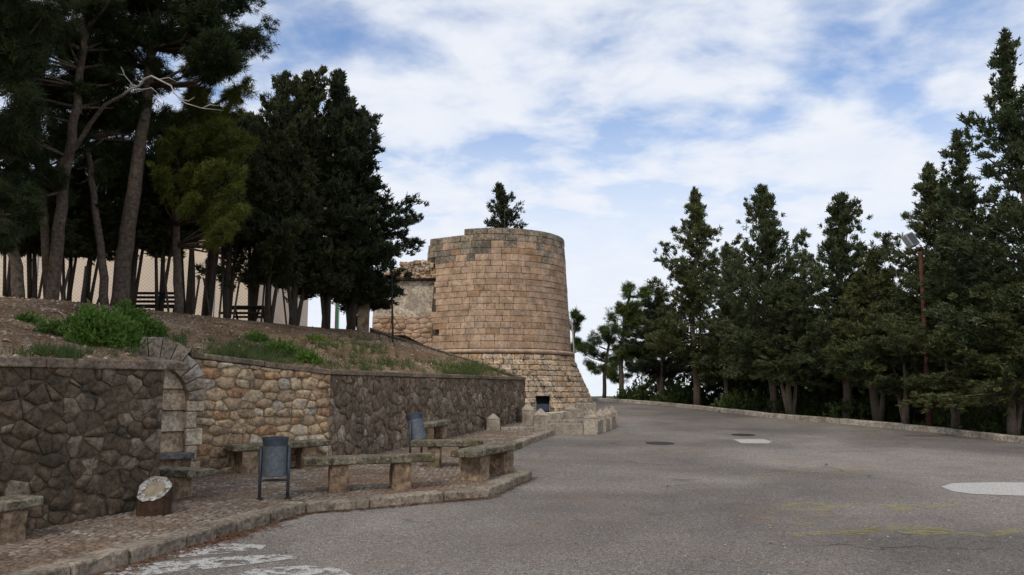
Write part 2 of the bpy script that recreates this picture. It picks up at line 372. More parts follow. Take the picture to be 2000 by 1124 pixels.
M['cyp'] = leaf_mat('cypress_leaves', (.040, .052, .020), (.158, .178, .074))
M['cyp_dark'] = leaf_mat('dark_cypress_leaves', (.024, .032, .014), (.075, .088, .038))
M['pine_dark'] = leaf_mat('dark_pine_needles', (.024, .036, .011), (.070, .090, .027))
M['pine'] = leaf_mat('pine_needles', (.042, .070, .016), (.115, .150, .040))
M['pine_bright'] = leaf_mat('bright_pine_needles', (.062, .084, .014), (.160, .180, .038))
M['weed'] = leaf_mat('weed_leaves', (.05, .11, .012), (.15, .25, .04), 4)
M['grass'] = leaf_mat('grass_blades', (.045, .075, .02), (.13, .17, .055), 3)
M['needle_litter'] = plain('rusty_needle_litter', (.17, .075, .035), .95, 0, .5, 12)
M['litter'] = stone_mat('pale_chips', [(.36, .27, .19), (.26, .17, .115), (.46, .39, .31), (.21, .13, .085), (.30, .205, .14), (.23, .14, .09)], fine=30, bumpd=.004)

# ================================================================== THE SETTING
def smooth(a, b, x):
    t = min(1, max(0, (x - a) / (b - a))); return t * t * (3 - 2 * t)
KR = [G(u, v) for u, v in ((2000, 867), (1813, 844), (1651, 829), (1481, 814), (1362, 799.5), (1252, 789), (1167, 784))]
KR = [np.array((12.6, 5.0, gz(5.0))), np.array((12.0, 11.0, gz(11.0)))] + KR
e = KR[-1]; KR += [np.array((1.4, e[1] + 1.5, gz(e[1] + 1.5))), np.array((-2.5, e[1] + 2.0, gz(e[1] + 2))), np.array((-9.0, e[1] + 1.2, gz(e[1] + 1.2)))]
def xr(y):
    ys = [k[1] for k in KR[:9]]; xs = [k[0] for k in KR[:9]]
    return float(np.interp(y, ys, xs))
def ground_z(x, y):
    yy = min(y, 42.0)
    z = SLOPE * max(yy, -30) - 0.09
    dr = x - xr(y) if y < KR[8][1] else max(x - xr(y), (y - KR[8][1] - 2.0))
    if x < -3: dr = min(dr, y - 44)
    fall = smooth(2.2, 26, dr) * 7 + smooth(20, 160, dr) * 32
    if y < -40 or x < -45: fall = max(fall, smooth(0, 120, max(-40 - y, -45 - x)) * 35)
    z -= fall
    r = math.hypot(x, y)
    if r > 200: z += (vnoise(x / 420, y / 420, 3) * 9 + vnoise(x / 150, y / 150, 8) * 3) * smooth(200, 700, r) + 18 * smooth(1500, 3600, r)
    if dr > 1.0 and r < 200: z += 0.10 * vnoise(x * 1.1, y * 1.1, 5) * smooth(1.0, 4, dr)
    return z
def axis(lo, hi, core_lo, core_hi, step, grow=1.16):
    a = list(np.arange(core_lo, core_hi + step / 2, step)); s = step
    while a[-1] < hi: s *= grow; a.append(a[-1] + s)
    s = step
    while a[0] > lo: s *= grow; a.insert(0, a[0] - s)
    return a
gx = axis(-5000, 5000, -14, 34, 1.2); gy = axis(-3000, 6500, -4, 56, 1.2)
V = [(x, y, ground_z(x, y)) for y in gy for x in gx]; nx = len(gx)
F = [(j * nx + i, j * nx + i + 1, (j + 1) * nx + i + 1, (j + 1) * nx + i) for j in range(len(gy) - 1) for i in range(nx - 1)]
tag(mk('ground', V, F, M['ground'], origin=(0, 0, 0), smooth=True), kind='structure')

# road: a sheet that ends at the right-hand kerb
ys = [-12, -6, 0, 5] + [k[1] for k in KR[1:9]]
left = [(-9.0, y) for y in ys]; right = [(xr(y) if y >= 5 else 12.6) for y in ys]
V = []; F = []
NCOL = 24
for (lx, y), rx in zip(left, right):
    for i in range(NCOL + 1):
        x = lerp(lx, rx + 0.03, i / NCOL); V.append((x, y, gz(y) + 0.0))
for j in range(len(ys) - 1):
    for i in range(NCOL):
        a = j * (NCOL + 1) + i; F.append((a, a + 1, a + NCOL + 2, a + NCOL + 1))
# behind the tower the road bends left
n0 = len(V); far = [(KR[8][0] + .03, KR[8][1]), (KR[9][0], KR[9][1]), (KR[10][0], KR[10][1]), (KR[11][0], KR[11][1]), (-9.0, KR[8][1])]
V += [(x, y, gz(min(y, KR[8][1])) if i in (0, 4) else gz(y)) for i, (x, y) in enumerate(far)]; F.append(tuple(range(n0, n0 + 5)))
road = tag(mk('road', V, F, M['asphalt'], origin=(0, 0, 0)), kind='structure')

# kerbs
def resample(path, step_fn):
    path = [np.array(p[:2], float) for p in path]; out = [path[0]]; seg = 0; pos = path[0]
    while True:
        need = step_fn(); moved = False
        while seg < len(path) - 1:
            d = np.linalg.norm(path[seg + 1] - pos)
            if d >= need:
                pos = pos + (path[seg + 1] - pos) / d * need; out.append(pos); moved = True; break
            need -= d; pos = path[seg + 1]; seg += 1
        if not moved:
            if np.linalg.norm(out[-1] - path[-1]) > .15: out.append(path[-1])
            return out
def kerb_line(root, path, width, height, side, mat, lo, hi, gap=.012, keep_nodes=False, below=.12):
    pts = [np.array(p[:2], float) for p in path] if keep_nodes else resample(path, lambda: random.uniform(lo, hi))
    for a, b in zip(pts[:-1], pts[1:]):
        d = b - a; ln = np.linalg.norm(d); d /= ln; nrm = np.array((-d[1], d[0])) * side
        h = height + random.uniform(-.008, .012); c = (a + b) / 2 + nrm * (width / 2 + random.uniform(-.008, .008))
        zc_ = gz(c[1]) + (h - below) / 2
        V, F = rough_box((c[0], c[1], zc_), (ln - gap, width, h + below), math.atan2(d[1], d[0]) + random.uniform(-.006, .006), .022, .006, 5, 2, 2, tilt=SLOPE * d[1])
        mk('kerb_stone', V, F, mat, root, origin=(c[0], c[1], zc_), smooth=False)
def root_struct(name, loc):
    o = bpy.data.objects.new(name, None); COL.objects.link(o); o.location = tuple(loc); WORG[o.name] = np.array(loc, float)
    return tag(o, kind='structure')
kerb_r = root_struct('kerb', KR[3])
kerb_line(kerb_r, KR[:9], .22, .13, -1, M['kerb_pale'], 1.5, 2.6)
k1 = [G(u, v) for u, v in ((140, 1137), (255, 1104), (365, 1072), (425, 1054), (462, 1044), (530, 1024), (597, 1003))]
dk = (k1[0] - k1[2]) / np.linalg.norm(k1[0] - k1[2])
k1 = [k1[0] + dk * (q) for q in (2.9, 1.95, .98)] + k1
k2 = [k1[-1]] + [G(u, v) for u, v in ((723, 994), (868, 980), (957, 973), (1040, 936))]
k3 = [G(u, v) for u, v in ((988, 889), (1035, 868), (1083, 850))]
kerb_l = root_struct('kerb', k1[3])
kerb_line(kerb_l, k1, .24, PAVE + .02, 1, M['kerb'], 0, 0, keep_nodes=True)
kerb_line(kerb_l, k2, .24, PAVE + .005, 1, M['kerb'], 0, 0, keep_nodes=True)
kerb_line(kerb_l, k3, .22, PAVE + .01, 1, M['kerb'], 0, 0, keep_nodes=True)

# wall lines (plan), measured where they meet the pavement
WL0 = G(0, 1045, PAVE)[:2]; WL1 = G(306, 987, PAVE)[:2]
dl = (WL1 - WL0) / np.linalg.norm(WL1 - WL0); WLs = WL0 - dl * 2.6
WA = G(640, 905, PAVE)[:2]; WB = G(395, 925, PAVE)[:2]
d2 = (WB - WA) / np.linalg.norm(WB - WA); n2v = np.array((-d2[1], d2[0]));
if n2v[1] > 0: n2v = -n2v                       # faces the camera
WC = WA + d2 * 3.75                              # hidden end behind the left wall's corner
WE = G(1024, 821, PAVE)[:2]

# pavement bed and cobbles
def off(path, w, side=1):
    r = []
    for i, p in enumerate(path):
        a = path[max(i - 1, 0)][:2]; b = path[min(i + 1, len(path) - 1)][:2]; d = (b - a) / np.linalg.norm(b - a)
        r.append(np.array(p[:2]) + np.array((-d[1], d[0])) * side * w)
    return r
pin = off(k1, .23) + off(k2[1:], .23) + off(k3, .21)
PB = pin + [np.array((1.1, 24.5)), np.array((.2, 27)), np.array((-1.5, 25)), WA + np.array((-.5, .4)), WC + np.array((-.2, .5)), np.array((-6.2, 9.5)), WLs + np.array((-.6, -.2))]
V = [(p[0], p[1], gz(p[1]) + PAVE - .012) for p in PB] + [(p[0], p[1], gz(p[1]) - .05) for p in PB]; n = len(PB)
F = [tuple(range(n))] + [(i, i + n, (i + 1) % n + n, (i + 1) % n) for i in range(n)]
pavement = tag(mk('pavement', V, F, M['pave_bed'], origin=(PB[4][0], PB[4][1], gz(PB[4][1]))), kind='structure')
def inside(p, poly):
    c = False; j = len(poly) - 1
    for i in range(len(poly)):
        a, b = poly[i], poly[j]
        if (a[1] > p[1]) != (b[1] > p[1]) and p[0] < (b[0] - a[0]) * (p[1] - a[1]) / (b[1] - a[1]) + a[0]: c = not c
        j = i
    return c
def pebble(n=7, seed=0):
    rr = random.Random(seed); V = []; ang = [2 * math.pi * (k + rr.uniform(-.25, .25)) / n for k in range(n)]
    rad = [rr.uniform(.85, 1.1) for _ in range(n)]
    for s, z in ((1.0, -.3), (.97, .35), (.6, .9)):
        V += [(math.cos(a) * q * s, math.sin(a) * q * s, z + rr.uniform(-.08, .08)) for a, q in zip(ang, rad)]
    V.append((0, 0, 1.0)); F = []
    for r in (0, 1): F += [(r * n + k, r * n + (k + 1) % n, (r + 1) * n + (k + 1) % n, (r + 1) * n + k) for k in range(n)]
    F += [(2 * n + k, 2 * n + (k + 1) % n, 3 * n) for k in range(n)]
    return np.array(V), F
PEB = [pebble(7, s) for s in range(8)]
pmesh = []
for i, (V, F) in enumerate(PEB):
    me = bpy.data.meshes.new('cobble'); me.from_pydata(V.tolist(), [], F); me.materials.append(M['cobble']); me.polygons.foreach_set('use_smooth', [True] * len(F)); pmesh.append(me)
spots = []
sp = .080
y = 4.2
while y < 23.5:
    x = -8.0
    while x < 1.4:
        px, py = x + random.uniform(-.024, .024), y + random.uniform(-.02, .02)
        u = CX + FPX * px / py
        if u > -60 and inside((px, py), PB): spots.append((px, py))
        x += sp
    y += sp * .8
# keep what stands in front of the walls
def side_of(p, a, b): return (b[0] - a[0]) * (p[1] - a[1]) - (b[1] - a[1]) * (p[0] - a[0])
def before_walls(p):
    if p[1] < WL1[1]: return side_of(p, WL0, WL1) < .02
    if p[1] < WA[1]: return side_of(p, WB, WA) < .02
    return side_of(p, WA, WE) < .02
spots = [p for p in spots if before_walls(p)]
spots.sort(key=lambda p: p[1])
joined = MB()
for i, (px, py) in enumerate(spots):
    if vnoise(px * 1.1, py * 1.1, 4) + random.uniform(-.25, .25) > .42: continue          # bare, earth-covered places
    k = random.randrange(8); sx, sy = random.uniform(.033, .047), random.uniform(.024, .036); rz = random.uniform(-.5, .5) + (math.pi / 2 if random.random() < .2 else 0)
    c = np.array((px, py, gz(py) + PAVE - .012)); hz = random.uniform(.004, .011)
    if i < 300 + 60 and len([1]) and i < 330:
        o = bpy.data.objects.new('cobble', pmesh[k]); COL.objects.link(o); o.parent = pavement; o.location = tuple(c - WORG[pavement.name])
        o.rotation_euler = (0, 0, rz); o.scale = (sx, sy, hz)
    else:
        ca, sa = math.cos(rz), math.sin(rz); q = PEB[k][0] * (sx, sy, hz)
        joined.add(np.stack((c[0] + ca * q[:, 0] - sa * q[:, 1], c[1] + sa * q[:, 0] + ca * q[:, 1], c[2] + q[:, 2]), 1), PEB[k][1])
tag(joined.build('cobbles', M['cobble'], pavement, smooth=True, rnd=True), kind='stuff')

# ---------------------------------------------------------------- masonry
def clip(poly, nx, ny, c):
    out = []
    for i in range(len(poly)):
        a, b = poly[i - 1], poly[i]; da = nx * a[0] + ny * a[1] - c; db = nx * b[0] + ny * b[1] - c
        if (da <= 0) != (db <= 0):
            t = da / (da - db); out.append((a[0] + t * (b[0] - a[0]), a[1] + t * (b[1] - a[1])))
        if db <= 0: out.append(b)
    return out
def voronoi(pts, wts, outline, joint):
    pts = np.array(pts); res = []
    for i, p in enumerate(pts):
        d = ((pts - p) ** 2).sum(1); order = np.argsort(d)[1:22]; poly = list(outline)
        for j in order:
            q = pts[j]; n = q - p; ln = math.hypot(*n); n = n / ln
            c = n @ ((p + q) / 2) + (wts[i] - wts[j]) / (2 * ln) - joint / 2
            poly = clip(poly, n[0], n[1], c)
            if len(poly) < 3: break
        if len(poly) >= 3: res.append(poly)
    return res
def chaikin(poly, k=.22):
    out = []
    for i in range(len(poly)):
        a, b = np.array(poly[i - 1]), np.array(poly[i]); out += [a + (b - a) * k, b - (b - a) * k]
    return out
def merge_close(poly, eps):
    out = []
    for p in poly:
        if not out or math.hypot(p[0] - out[-1][0], p[1] - out[-1][1]) > eps: out.append(p)
    if len(out) > 3 and math.hypot(out[0][0] - out[-1][0], out[0][1] - out[-1][1]) < eps: out.pop()
    return out
def stone_mesh(poly, mapf, depth, bulge=.012, shrink=.86, jit=.006, back=.03):
    """outline in wall coordinates (s, t) -> rounded block with worn rim and a slightly swelling face"""
    c = np.mean(np.array(poly), 0); V = []; n = len(poly)
    for sc, dp in ((1.0, -back), (1.0, depth * .45), (shrink, depth)):
        for p in poly:
            q = c + (np.array(p) - c) * sc; V.append(mapf(q[0] + random.uniform(-jit, jit) * .4, q[1] + random.uniform(-jit, jit) * .4, dp + (random.uniform(-jit, jit) if sc < 1 else 0)))
    V.append(mapf(c[0], c[1], depth + bulge)); F = []
    for r in (0, 1): F += [(r * n + k, r * n + (k + 1) % n, (r + 1) * n + (k + 1) % n, (r + 1) * n + k) for k in range(n)]
    F += [(2 * n + k, 2 * n + (k + 1) % n, 3 * n) for k in range(n)]
    return V, F
def area(poly):
    a = 0
    for i in range(len(poly)): a += poly[i - 1][0] * poly[i][1] - poly[i][0] * poly[i - 1][1]
    return abs(a) / 2
def rubble(root, a, b, base_fn, top_fn, sw, sh, mat, core_mat, depth=(.012, .04), joint=.014, aniso=1.0, round_=.14, limit=300, thick=.4, s0=0.0, s1=None, holes=(), coursed=.35, core=True, bulge=.012):
    """stones laid on the face from plan point a to plan point b; face normal towards the camera side"""
    a = np.array(a, float); b = np.array(b, float); ln = np.linalg.norm(b - a); d = (b - a) / ln; nrm = np.array((d[1], -d[0]))
    mid_ = (a + b) / 2
    if nrm @ (-mid_) < 0: nrm = -nrm
    s1 = ln if s1 is None else s1
    mapf = lambda s, t, q: (a[0] + d[0] * s + nrm[0] * q, a[1] + d[1] * s + nrm[1] * q, t)
    pts = []; wts = []
    lo = min(base_fn(s0), base_fn(s1)) - .05; hi = max(top_fn(s0), top_fn(s1)) + .05; t = lo
    while t < hi:
        rh = sh * random.uniform(.72, 1.3); s = s0 - random.uniform(0, sw)
        while s < s1 + sw:
            w = sw * random.uniform(.6, 1.45); ps = s + w / 2 + random.uniform(-.5, .5) * sw * coursed; pt = t + rh / 2 + random.uniform(-.5, .5) * rh * coursed * 1.6
            if not any(h(ps, pt) for h in holes):
                pts.append((ps, pt)); wts.append(random.uniform(-.5, .5) * sw * sh * .7)
            s += w
        t += rh
    pts = [(p_[0], p_[1] * aniso) for p_ in pts]
    outline = [(s0, base_fn(s0) - .03), (s1, base_fn(s1) - .03), (s1, top_fn(s1)), (s0, top_fn(s0))]
    outline = [(p_[0], p_[1] * aniso) for p_ in outline]
    polys = [[(q_[0], q_[1] / aniso) for q_ in p] for p in voronoi(pts, wts, outline, joint)]; polys = [p for p in polys if area(p) > .10 * sw * sh]
    dist = lambda p: math.hypot(*(a + d * np.mean([q[0] for q in p])))
    polys.sort(key=lambda p: dist(p) ** 2 / area(p))
    extra = MB(); cnt = 0
    for p in polys:
        c = np.mean(np.array(p), 0)
        if any(h(c[0], c[1]) for h in holes): continue
        p = merge_close(chaikin(merge_close([(q_[0] + random.uniform(-.008, .008), q_[1] + random.uniform(-.008, .008)) for q_ in p], .025), round_), .006)
        if len(p) < 4: continue
        V, F = stone_mesh(p, mapf, random.uniform(*depth), bulge * random.uniform(-.3, 1.3), random.uniform(.84, .94), .007)
        if cnt < limit: mk('stone', V, F, mat, root, origin=mapf(c[0], c[1], 0), smooth=True)
        else: extra.add(V, F)
        cnt += 1
    if extra.V: tag(extra.build('stones', mat, root, smooth=True, rnd=True), kind='stuff')
    if core:
        V = []
        for s in (s0, s1):
            for q in (0.004, -thick):
                for t in (base_fn(s) - .3, top_fn(s)): V.append(mapf(s, t, q))
        mk('mortar_core', V, [(0, 4, 5, 1), (2, 3, 7, 6), (0, 1, 3, 2), (4, 6, 7, 5), (1, 5, 7, 3), (0, 2, 6, 4)], core_mat, root)
    return mapf, d, nrm, ln
def coping(root, path3, width, th, over, mat, step=(1.0, 1.6)):
    """capping slabs along a path of 3-D points at the wall face; slabs overhang the face by `over`"""
    for p, q in zip(path3[:-1], path3[1:]):
        p = np.array(p, float); q = np.array(q, float); ln = np.linalg.norm((q - p)[:2]); d = (q - p) / ln; nrm = np.array((d[1], -d[0]))
        if nrm @ (-((p + q) / 2)[:2]) < 0: nrm = -nrm
        k = max(1, round(ln / random.uniform(*step)))
        for i in range(k):
            a_ = p + (q - p) * (i / k); b_ = p + (q - p) * ((i + 1) / k); c = (a_ + b_) / 2
            cc = c[:2] + nrm * (over - width / 2)
            V, F = rough_box((cc[0], cc[1], c[2] - th / 2 + random.uniform(-.004, .004)), (ln / k - .006, width, th), math.atan2(d[1], d[0]), .014, .004, 5, 2, 1, tilt=d[2])
            mk('coping_slab', V, F, mat, root, origin=(cc[0], cc[1], c[2]))

# left retaining wall
def zat(u, v, xy): return P(u, v, xy[1])[2]
ZL0 = zat(0, 697, WL0); ZL1 = zat(312, 706, WL1)
LW = thing('retaining_wall', (WL1[0], WL1[1], gz(WL1[1])), 'blackened rubble retaining wall with plain coping behind the painted log', 'wall', 'rubble retaining walls')
lnL = np.linalg.norm(WL1 - WLs)
ztopL = lambda s: lerp(ZL0 - .0, ZL1, (s - 2.6) / (lnL - 2.6)) - .10
zbaseL = lambda s: gz(WLs[1] + dl[1] * s) + PAVE
mapL, _, nL, _ = rubble(LW, WLs, WL1, zbaseL, ztopL, .175, .135, M['rubble_dark'], M['mortar_moss'], depth=(.004, .036), joint=.007, coursed=.75, s0=.9, aniso=1.3, round_=.10, bulge=.006)
coping(LW, [mapL(0, ztopL(0) + .10, 0), mapL(lnL, ztopL(lnL) + .10, 0)], .34, .10, .05, M['cap'])
# its return towards the arch, only its sloping coping shows
RT0 = WL1 + np.array((-.06, .06)); RT1 = WC + np.array((.12, -.15))
zr0, zr1 = ZL1 - .01, zat(252, 681, RT1) + .0
V = []
dr_ = (RT1 - RT0) / np.linalg.norm(RT1 - RT0); nr_ = np.array((dr_[1], -dr_[0]))
for p, zt in ((RT0, zr0), (RT1, zr1)):
    for o_ in (-.34, -.02):
        q = p + nr_ * o_
        V += [(q[0], q[1], gz(q[1]) - .2), (q[0], q[1], zt - .09)]
mk('return_wall', V, [(0, 2, 3, 1), (4, 5, 7, 6), (0, 1, 5, 4), (2, 6, 7, 3), (1, 3, 7, 5)], M['mortar_moss'], LW)
coping(LW, [(RT0[0], RT0[1], zr0), (RT1[0], RT1[1], zr1)], .36, .09, .0, M['cap'], (.9, 1.2))

# warm rubble wall with the fountain arch
def W2(u, v):
    d = ray(u, v); o = np.array((0, 0, EYE)); nn = np.array((n2v[0], n2v[1], 0)); t = ((np.array((WA[0], WA[1], 0)) - o) @ nn) / (d @ nn)
    p = o + d * t; return float((p[:2] - WA) @ d2), float(p[2])
s_in, z_spr = W2(364, 782); z_crown = W2(318, 714)[1]
r_in = z_crown - z_spr; s_c = s_in + r_in; r_out = r_in + .27
FW = thing('fountain_wall', (WA[0], WA[1], gz(WA[1])), 'warm tan rubble wall with arched fountain niche at its left end', 'wall', 'rubble retaining walls')
z2a = zat(632, 722, WA); s_e, z2e = W2(388, 690)
ztop2 = lambda s: lerp(z2a, z2e, s / s_e) - .09
zbase2 = lambda s: gz(WA[1] + d2[1] * s) + PAVE
hole = lambda s, t: (t < z_spr and s > s_in - .17) or (t >= z_spr and math.hypot(s - s_c, t - z_spr) < r_out - .05)
map2, _, _, _ = rubble(FW, WA, WC, zbase2, lambda s: ztop2(min(s, s_e + .2)), .215, .145, M['rubble_tan'], M['mortar_tan'], depth=(.012, .036), joint=.010, coursed=.30, aniso=1.75, round_=.17, bulge=.008, s1=s_c - r_in + .0, holes=[hole], core=True, thick=.4)
coping(FW, [map2(0, ztop2(0) + .09, 0), map2(s_e + .12, ztop2(s_e + .12) + .09, 0)], .3, .085, .045, M['cap'])
# voussoirs
NV = 13
for i in range(NV):
    a0 = math.pi * i / NV; a1 = math.pi * (i + 1) / NV; ro = r_out * random.uniform(.94, 1.0) + (.16 * math.sin((a0 + a1) / 2) ** 3)
    g = .003 / r_in
    poly = [(s_c - math.cos(a) * r, z_spr + math.sin(a) * r) for r, a in ((r_in, a0 + g), (r_in, (a0 + a1) / 2), (r_in, a1 - g), (ro * random.uniform(.97, 1.02), a1 - g * .6), (ro, (a0 + a1) / 2), (ro * random.uniform(.97, 1.02), a0 + g * .6))]
    V, F = stone_mesh(poly, map2, random.uniform(.085, .10), .008, .95, .004, back=.34)
    mk('voussoir', V, F, M['arch'], FW, origin=map2(s_c, z_spr, 0), smooth=False)
# backing above the arch (earth-side masonry hidden by the voussoirs)
V = [map2(s_c + sx * (r_out - .05), z, q) for sx in (-1, 1) for q in (-.12, -.45) for z in (zbase2(s_c) - .2, z_spr + r_out * .72)]
mk('niche_core', V, [(0, 4, 5, 1), (2, 3, 7, 6), (0, 1, 3, 2), (4, 6, 7, 5), (1, 5, 7, 3)], M['mortar_tan'], FW)
# jamb blocks on the right side, back panel slabs, ledge and basin front
zb_ = zbase2(s_c)
jz = [z_spr, z_spr - .16, z_spr - .40, z_spr - .64, z_spr - .86, zb_ - .02]
for i in range(5):
    w = (.24, .14, .23, .16, .22)[i]
    V, F = rough_box((0, 0, 0), (w, .36, jz[i] - jz[i + 1] - .008), 0, .012, .003, 2, 2, 2)
    c = np.array(map2(s_in - w / 2, (jz[i] + jz[i + 1]) / 2, -.12)); ang = math.atan2(d2[1], d2[0]); ca, sa = math.cos(ang), math.sin(ang)
    mk('jamb_block', [(c[0] + ca * x - sa * y, c[1] + sa * x + ca * y, c[2] + z) for x, y, z in V], F, M['dressed'], FW, origin=c)
pz = [z_spr + .30, z_spr + .16, z_spr - .14, z_spr - .44, z_spr - .74]
for i in range(4):
    for j, (sa_, sb_) in enumerate(((s_in, s_in + .36), (s_in + .366, s_in + .74), (s_in + .746, s_in + 1.1))):
        zt, zb2 = (pz[i] - .004, pz[i + 1] + .004) if i else (z_spr + r_in - .05, pz[1] + .004)
        poly = [(sa_, zb2), (sb_, zb2), (sb_, zt), (sa_, zt)]
        V, F = stone_mesh(poly, map2, -.07 + random.uniform(-.008, .008), .002, .97, .001, back=.16)
        mk('niche_slab', V, F, M['dressed'], FW, origin=map2(sa_, zb2, -.1))
lz = W2(345, 884)[1]
ang2 = math.atan2(d2[1], d2[0])
c = map2(s_in + .42, lz - .04, .02); V, F = rough_box(c, (1.02, .42, .085), ang2, .014, .003, 5, 2, 1); mk('ledge', V, F, M['ledge'], FW, origin=c)
c = map2(s_in + .42, (lz - .08 + zb_) / 2, -.01); V, F = rough_box(c, (.98, .30, lz - .085 - zb_ + .06), ang2, .01, .003, 4, 2, 2); mk('basin_front', V, F, M['bench_leg'], FW, origin=c)

# long sooty wall towards the tower
RW = thing('retaining_wall', (WA[0], WA[1], gz(WA[1])), 'long sooty rubble retaining wall running back to the round tower', 'wall', 'rubble retaining walls')
lnR = np.linalg.norm(WE - WA); dR = (WE - WA) / lnR
z3e = zat(1024, 737, WE)
ztop3 = lambda s: lerp(z2a, z3e, s / lnR) - .09
zbase3 = lambda s: gz(WA[1] + dR[1] * s) + PAVE
map3, _, n3, _ = rubble(RW, WA, WE, zbase3, ztop3, .20, .16, M['rubble_mixed'], M['mortar_grey'], depth=(.004, .036), joint=.010, coursed=.7, aniso=.95, round_=.10, bulge=.006, limit=300)
coping(RW, [map3(0, ztop3(0) + .09, 0), map3(lnR, ztop3(lnR) + .09, 0)], .3, .085, .05, M['cap'])

# sloping parapet at the end of the bank
PE0 = np.array((WE[0] + .02, WE[1] + .12, z3e + .0)); PE1 = P(722, 640, 22.6)
PW = thing('sloping_parapet', (PE0[0], PE0[1], gz(PE0[1])), 'low sloping parapet climbing from the long wall to the trees', 'wall')
V = []
for p in (PE0, lerp(PE0, PE1, .8), PE1):
    for oy in (0, .26): V += [(p[0], p[1] + oy, p[2] - (1.3 if p is PE0 else 1.0)), (p[0], p[1] + oy, p[2] - .05)]
F = []
for k in (0, 4): F += [(k, k + 4, k + 5, k + 1), (k + 2, k + 3, k + 7, k + 6)]
F += [(0, 1, 3, 2), (8, 10, 11, 9)]
mk('parapet_body', V, F, M['mortar_grey'], PW)
coping(PW, [PE0, lerp(PE0, PE1, .8), PE1], .36, .07, .04, M['cap'], (1.1, 1.6))

# ---------------------------------------------------------------- earth bank and plateau
PLAT = 3.36
def crest_pt(u, v): return P(u, v, (PLAT - EYE) / ((HOR - v) / FPX))
CR = [crest_pt(u, v) for u, v in ((0, 580), (110, 586), (215, 597), (350, 612), (500, 629), (600, 638), (700, 645))]
bot = [np.array((*p, z)) for p, z in ((WLs - dl * 4, ZL0 - .03), (WLs, ZL0 - .03), (WL0, ZL0 - .03), ((WL0 + WL1) / 2, (ZL0 + ZL1) / 2 - .03), (WL1 + np.array((-.12, .10)), ZL1 - .03),
       (lerp(RT0, RT1, .6), lerp(zr0, zr1, .6) - .02), (RT1 + np.array((-.1, .1)), zr1 - .02), (WA + d2 * (s_c + .1) + np.array((-.15, .25)), z_crown + .33), (WA + d2 * s_e + np.array((-.12, .15)), z2e - .03),
       (WA + d2 * .9 + np.array((-.12, .15)), lerp(z2a, z2e, .9 / s_e) - .03), (WA + np.array((-.14, .12)), z2a - .03), (lerp(WA, WE, .3) + np.array((-.14, .04)), lerp(z2a, z3e, .3) - .03),
       (lerp(WA, WE, .65) + np.array((-.14, .04)), lerp(z2a, z3e, .65) - .03), (WE + np.array((-.16, .2)), z3e - .05))]
c0 = CR[0]
cres = [c0 + np.array((-3.6, -7.5, 0)), c0 + np.array((-2.3, -4.6, 0)), c0 + np.array((-1.2, -2.4, 0)), c0 + np.array((-.7, -1.3, 0)), c0, lerp(CR[0], CR[1], .5), CR[1], CR[2], lerp(CR[2], CR[3], .4), lerp(CR[2], CR[3], .9), lerp(CR[3], CR[4], .5), CR[5], CR[6], np.array((PE1[0] - .05, PE1[1] - .02, PE1[2] - .12))]
NT, SUB = 26, 7
def dens(path):
    r = []
    for a, b in zip(path[:-1], path[1:]):
        r += [lerp(a, b, k / SUB) for k in range(SUB)]
    return r + [path[-1]]
bd, cd = dens(bot), dens(cres); NU = len(bd)
BANK = np.zeros((NU, NT + 4, 3))
for i in range(NU):
    for j in range(NT + 1):
        t = j / NT; p = lerp(bd[i], cd[i], t)
        p[2] = lerp(bd[i][2], cd[i][2], t ** .92) + (.07 * vnoise(p[0] * 1.7, p[1] * 1.7, 1) + .04 * vnoise(p[0] * 5, p[1] * 5, 2) + .02 * vnoise(p[0] * 13, p[1] * 13, 6)) * math.sin(math.pi * min(1, t * 1.05 + .03)) + .03 * (1 - abs(2 * t - 1))
        BANK[i, j] = p
    e = cd[i]
    for k, q in enumerate((2.5, 9, 40)):
        BANK[i, NT + 1 + k] = (e[0] - q * .82, e[1] + q * .57, PLAT + (.02 if k == 0 else 0))
    if i == NU - 1 or i > NU - 8:
        pass
V = BANK.reshape(-1, 3); W_ = NT + 4
F = [(i * W_ + j, (i + 1) * W_ + j, (i + 1) * W_ + j + 1, i * W_ + j + 1) for i in range(NU - 1) for j in range(W_ - 1)]
bank = tag(mk('earth_bank', V, F, M['bank'], origin=(CR[2][0], CR[2][1], PLAT), smooth=True), kind='structure')
# level ground behind the trees up to the ruin
V = [(-3.0, 23.0, PLAT - .02), (-2.9, 34, PLAT - .02), (-40, 60, PLAT - .02), (-40, 12, PLAT - .02), (CR[3][0], CR[3][1] + .3, PLAT - .02), (CR[5][0], CR[5][1] + .3, PLAT - .02), (-3.9, 22.75, PLAT - .02)]
tag(mk('terrace_ground', V, [tuple(range(7))], M['bank'], origin=(-10, 25, PLAT)), kind='structure')
def on_bank(i, t):
    """point on the bank: i along 0..1, t across 0..1"""
    a = i * (NU - 1); k = min(int(a), NU - 2); f = a - k; b_ = t * NT; j = min(int(b_), NT - 1); g = b_ - j
    return lerp(lerp(BANK[k, j], BANK[k + 1, j], f), lerp(BANK[k, j + 1], BANK[k + 1, j + 1], f), g)
BG = BANK[:, :NT + 1].reshape(-1, 3)
def bank_z(x, y):
    d = (BG[:, 0] - x) ** 2 + (BG[:, 1] - y) ** 2; k = np.argsort(d)[:4]; w = 1 / (d[k] + 1e-4); return float((BG[k, 2] * w).sum() / w.sum())
